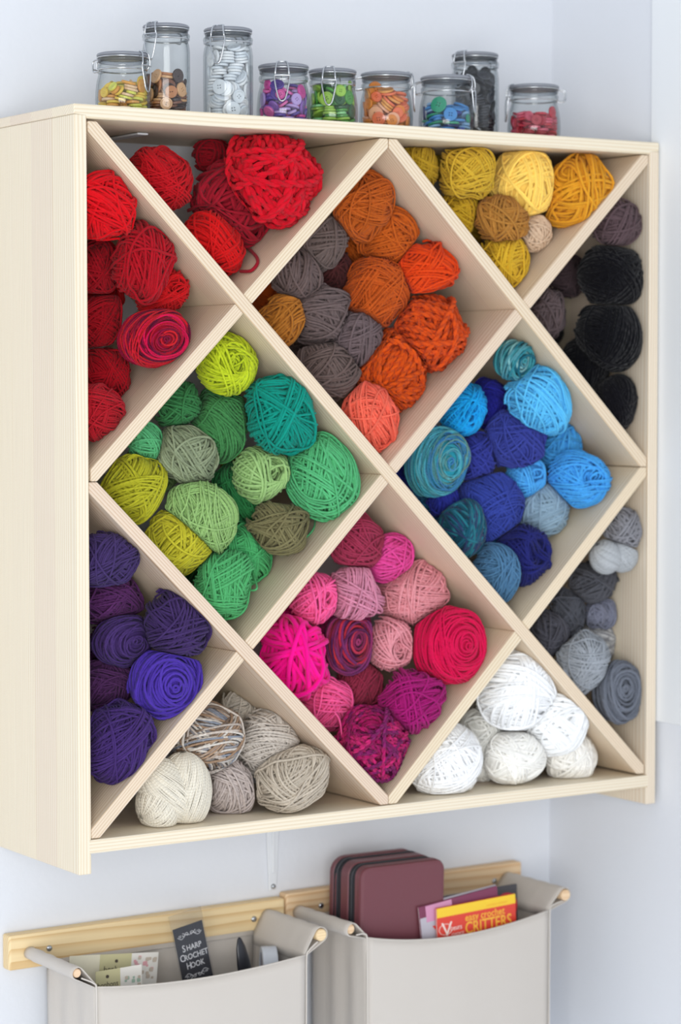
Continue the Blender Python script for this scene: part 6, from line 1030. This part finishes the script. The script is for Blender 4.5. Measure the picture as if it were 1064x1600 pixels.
def flourish(z, flip):
    P = []
    for sg in (-1, 1):
        for k, (ox, rad) in enumerate(((.004, .0034), (.0105, .0030), (.0165, .0024))):
            pts = []
            for q in np.linspace(0, 4.6 * 1.1, 16):
                rr = rad * (1 - q / 6.5); a = q * 1.2 + k * 1.3
                pts.append((sg * (ox + rr * math.cos(a)), -.0009, z + flip * rr * math.sin(a)))
            P.append(tube(pts, .00042, 4))
        pts = [(sg * x, -.0009, z - flip * (.0022 - .0025 * math.sin(x * 330))) for x in np.linspace(.0005, .0205, 12)]
        P.append(tube(pts, .00042, 4))
    link('flourish', mesh('flourish', *join(P), M_print), r)
flourish(.115, 1); flourish(.0555, -1)

# black tool handle and pale roll in the left pocket
v, f = lathe([(0, 0), (.0125, .004), (.0135, .06), (.0125, .085), (.009, .108), (.004, .121), (0, .124)], 20)
o = link('tool_handle', mesh('tool_handle', [(a, b * .45, c) for a, b, c in v], f, mat('black_plastic', '23242b', .3), True), None, (.3375, .150, -.318), (math.radians(-4), math.radians(-10), .3))
setp(o, 'black tapered plastic handle sticking up in the left pocket beside the packet', 'handle')
r = place('tape_roll', 'pale grey-blue roll standing on edge in the left pocket', 'roll', (.377, .172, -.2520)); r.rotation_euler = (0, 0, math.radians(-25))
v, f = lathe([(.0215, -.011), (.029, -.011), (.030, -.010), (.030, .010), (.029, .011), (.0215, .011)], 36, True)
v = [(c, a, b) for a, b, c in v]
link('roll_band', mesh('roll_band', v, f, mat('pale_blue_grey_tape', 'c6ccd6', .5), False), r)
v, f = lathe([(0, -.0095), (.0216, -.0095), (.0216, .0095), (0, .0095)], 30)
link('roll_core', mesh('roll_core', [(c, a, b) for a, b, c in v], f, mat('grey_violet_core', '8d8d9b', .6), False), r)

# two printed cards
M_cream = mat('cream_card', 'dcd6bf', .7); M_olive = mat('olive_card', 'c3bd93', .7); M_paper = mat('white_card', 'e6e2da', .7)
M_ink_shade = mat('dark_ink_and_hole_shade', '4a4038', .7); M_pink = mat('pink_print', 'dba3a8', .7); M_green = mat('green_print', 'a2b8a6', .7); M_brownp = mat('taupe_print', 'c4b6a6', .7)
def dots(parent, name, cols, x0, x1, z0, z1, n, rad, seed, y):
    rg = random.Random(seed)
    for c in cols:
        P = []
        for _ in range(n):
            cx, cz, q = rg.uniform(x0, x1), rg.uniform(z0, z1), rad * rg.uniform(.6, 1.2)
            y -= .00004; vv = [(cx, y - .0002, cz)] + [(cx + q * math.cos(t * math.pi / 4) * (1 + .25 * (t % 2)), y - .0002, cz + q * math.sin(t * math.pi / 4) * (1 + .25 * (t % 2))) for t in range(8)]
            vv += [(a, y + .0001, b) for a, _, b in vv]
            P.append((vv, [(0, 1 + (t + 1) % 8, 1 + t) for t in range(8)] + [(1 + t, 1 + (t + 1) % 8, 10 + (t + 1) % 8, 10 + t) for t in range(8)]))
        link(name, mesh(name, *join(P), c), parent)
r = place('printed_card', 'cream and olive card with a punched hole and small pink print, the rear of two', 'card', (.064, .203, -.2805), 'cards in the left pocket')
r.rotation_euler = (0, math.radians(5), 0)
for a, b, mm, y in ((.0, .052, M_cream, 0), (.048, .100, M_olive, -.0007), (.098, .141, M_paper, -.0014)):
    link('card_fold', bm_mesh('card_fold', box_bm(a, b, y - .0004, y + .0004, 0, .079, .0002), mm), r)
v, f = lathe([(0, 0), (.0024, 0), (.0024, .0006), (0, .0006)], 14)
link('hole_shade_disc', mesh('hole_shade_disc', v, f, M_ink_shade), r, (.074, -.0011, .069), (math.pi / 2, 0, 0))  # flat dark disc, painted shade in place of an open punched hole
txt(r, 'bonbons', .0125, M_ink_shade, (.074, -.0013, .0575), sx=.9)
dots(r, 'flower_print', (M_pink, M_brownp), .103, .137, .040, .073, 10, .0027, 3, -.0019)
r = place('printed_card', 'olive and white card with green print, in front of the other card', 'card', (.086, .160, -.297), 'cards in the left pocket')
r.rotation_euler = (0, math.radians(-1), 0)
for a, b, mm, y in ((.004, .044, M_olive, 0), (.042, .076, M_paper, -.0007)):
    link('card_fold', bm_mesh('card_fold', box_bm(a, b, y - .0004, y + .0004, 0, .079, .0002), mm), r)
link('hole_shade_disc', mesh('hole_shade_disc', v, f, M_ink_shade), r, (.022, -.0004, .070), (math.pi / 2, 0, 0))  # same dark disc, standing in for the shade in this card's hole
txt(r, 'bonbons', .0115, M_ink_shade, (.0225, -.0006, .0585), sx=.82)
dots(r, 'flower_print', (M_green, M_brownp), .046, .072, .035, .066, 8, .0025, 5, -.0012)

# maroon zip case
M_leather = mat('maroon_leatherette', '6d3a42', .42, bump=.15, bscale=700); M_edge = mat('maroon_piping', '7c4149', .4); M_zip = mat('black_zip_tape', '26272e', .7)
def rrect(x0, x1, z0, z1, rad, k=6):
    P = []
    for cx, cz, a0 in ((x1 - rad, z0 + rad, -90), (x1 - rad, z1 - rad, 0), (x0 + rad, z1 - rad, 90), (x0 + rad, z0 + rad, 180)):
        for q in range(k + 1):
            a = math.radians(a0 + 90 * q / k); P.append((cx + rad * math.cos(a), cz + rad * math.sin(a)))
    return P
def slab(name, P, y0, y1, m, parent, bev=.003, bulge=0):
    bm = bmesh.new(); a = [bm.verts.new((x, y0, z)) for x, z in P]; b = [bm.verts.new((x, y1, z)) for x, z in P]
    fa = bm.faces.new(a); fb = bm.faces.new(b[::-1])
    for i in range(len(a)): bm.faces.new((a[i], b[i], b[(i + 1) % len(a)], a[(i + 1) % len(a)]))
    if bev:
        ed = [e for e in bm.edges if e in fa.edges or e in fb.edges] if 0 else list({e for fc in (fa, fb) for e in fc.edges})
        bmesh.ops.bevel(bm, geom=ed, offset=bev, segments=3, affect='EDGES')
    o = link(name, bm_mesh(name, bm, m, False), parent)
    return o
def puff(name, hw, ht, rad, prof, m, parent):
    """rounded slab lofted through (inset, y) outlines"""
    rows = [[(x, y, z) for x, z in rrect(-hw + i, hw - i, i, ht - i, max(rad - i, .004))] for i, y in prof]
    n = len(rows[0]); v = [q for r_ in rows for q in r_]; f = [tuple(range(n))[::-1], tuple(range((len(rows) - 1) * n, len(rows) * n))]
    for a in range(len(rows) - 1):
        for k in range(n): f.append((a * n + k, a * n + (k + 1) % n, (a + 1) * n + (k + 1) % n, (a + 1) * n + k))
    return link(name, mesh(name, v, f, m, False), parent)
r = place('zip_case', 'maroon leatherette case with two black zips, standing in the right pocket', 'case', (.5825, .1725, -.30)); r.rotation_euler = (math.radians(2), 0, math.radians(-3))
hw, ht = .0735, .187
puff('front_cover', hw, ht, .016, [(.006, -0.0449), (.0015, -0.0436), (0, -0.0403), (0, -0.0286), (.002, -0.0273)], M_leather, r)
puff('zip', hw - .0012, ht - .0012, .018, [(0, -0.0273), (0, -0.0097)], M_zip, r)
puff('middle_section', hw, ht, .020, [(.002, -0.0097), (0, -0.0084), (0, 0.0111), (.002, 0.0123)], M_leather, r)
puff('zip', hw - .0012, ht - .0012, .022, [(0, 0.0123), (0, 0.0345)], M_zip, r)
puff('back_cover', hw, ht, .024, [(.002, 0.0345), (0, 0.0358), (0, 0.0442), (.004, 0.0461)], M_leather, r)
for i, (y, rad) in enumerate(((-.0325, .016), (-.0075, .02), (.0095, 0.0260), (.0272, 0.0312))):
    pts = [(x, y, z) for x, z in rrect(-hw + .0004, hw - .0004, .0004, ht - .0004, rad)]
    link('piping', mesh('piping', *tube(pts, .0009, 5, True), M_edge, True), r)
M_teeth = mat('dark_zip_teeth', '3a3b42', .4)
for y in (-.0185, .0234):
    pts = [(x, y, z) for x, z in rrect(-hw + .0008, hw - .0008, .0008, ht - .0008, .02)]
    link('zip_teeth', mesh('zip_teeth', *tube(pts, .0011, 5, True), M_teeth, True), r)

# magazines
M_red = mat('red_cover', 'd8402f', .4); M_yel = mat('yellow_strip', 'f0c62e', .45); M_orange = mat('orange_print', 'f2b23c', .5); M_wht = mat('white_ink', 'f0dcd2', .5)
M_pap = mat('page_edges', 'd8d4ce', .7); M_purple = mat('purple_cover', '7a3552', .45); M_greyc = mat('grey_cover', 'b9b4bd', .5); M_dark = mat('charcoal_cover', '4c4a4e', .45); M_pinkc = mat('pink_cover', 'cf8fb0', .5)
def magazine(name, label, loc, w, h, d, rot, cover):
    r = place(name, label, 'magazine', loc, 'magazines in the right pocket'); r.rotation_euler = rot
    link('pages', bm_mesh('pages', box_bm(.0005, w - .0008, -d / 2 + .0006, d / 2 - .0006, .0008, h - .0008), M_pap), r)
    link('cover', bm_mesh('cover', box_bm(0, w, -d / 2, -d / 2 + .0006, 0, h, .0002), cover), r)
    link('back_cover', bm_mesh('back_cover', box_bm(0, w, d / 2 - .0006, d / 2, 0, h, .0002), cover), r)
    return r
r = magazine('magazine', 'red magazine with a yellow top strip and orange title, foremost in the right pocket', (.638, .110, -.3435), .147, .157, .0035, (math.radians(-1), math.radians(-2.2), 0), M_red)
y = -.0019
link('yellow_strip', bm_mesh('yellow_strip', box_bm(.0003, .1467, y - .0002, y + .0003, .1425, .1568), M_yel), r)
txt(r, 'CRITTERS', .0225, M_orange, (.0945, y - .0003, .1185), bold=.0003, sx=.90, sy=1.12)
txt(r, 'easy crochet', .0155, M_orange, (.0885, y - .0003, .1345), bold=.0002, sx=.93)
txt(r, 'V', .030, M_wht, (.0175, y - .0003, .1225), sx=1.1)
txt(r, 'oeurs', .0115, M_wht, (.0345, y - .0003, .1235), sx=.8)
txt(r, 'CHOICE', .0062, M_wht, (.0370, y - .0003, .1135))
txt(r, 'crochet critters', .0062, M_orange, (.112, y - .0005, .1475), sx=1.0)
ring = [(.0150 + .0118 * math.cos(q), y - .0003, .1235 + .0082 * math.sin(q)) for q in np.linspace(.6, 6.0, 24)]
link('swash', mesh('swash', *tube(ring, .0005, 5), M_wht), r)
r = magazine('magazine', 'purple-edged magazine with a pink and grey cover, behind the red one', (.621, .116, -.345), .146, .1635, .003, (math.radians(-1), math.radians(-6.0), 0), M_purple)
link('grey_print', bm_mesh('grey_print', box_bm(.001, .060, -.0018, -.0013, .02, .146), M_greyc), r)
link('pink_print', bm_mesh('pink_print', box_bm(.012, .060, -.0021, -.0016, .138, .1625), M_pinkc), r)
txt(r, 'Y', .026, M_red, (.030, -.0022, .120), bold=.0006)
r = magazine('magazine', 'grey-topped magazine, lying close behind the purple-edged one', (.626, .1215, -.345), .142, .166, .003, (math.radians(-1), math.radians(-5.5), 0), M_greyc)
r = magazine('magazine', 'charcoal magazine with a red emblem, rearmost at the right of the pocket', (.680, .152, -.345), .139, .164, .003, (math.radians(-1), math.radians(-1.5), 0), M_dark)
v, f = lathe([(0, 0), (.0215, 0), (.0215, .0005), (0, .0005)], 24)
link('red_emblem', mesh('red_emblem', v, f, mat('crimson_print', 'c5283a', .45)), r, (.117, -.0016, .132), (math.pi / 2, 0, 0))
txt(r, '&', .016, M_wht, (.1245, -.0023, .137))
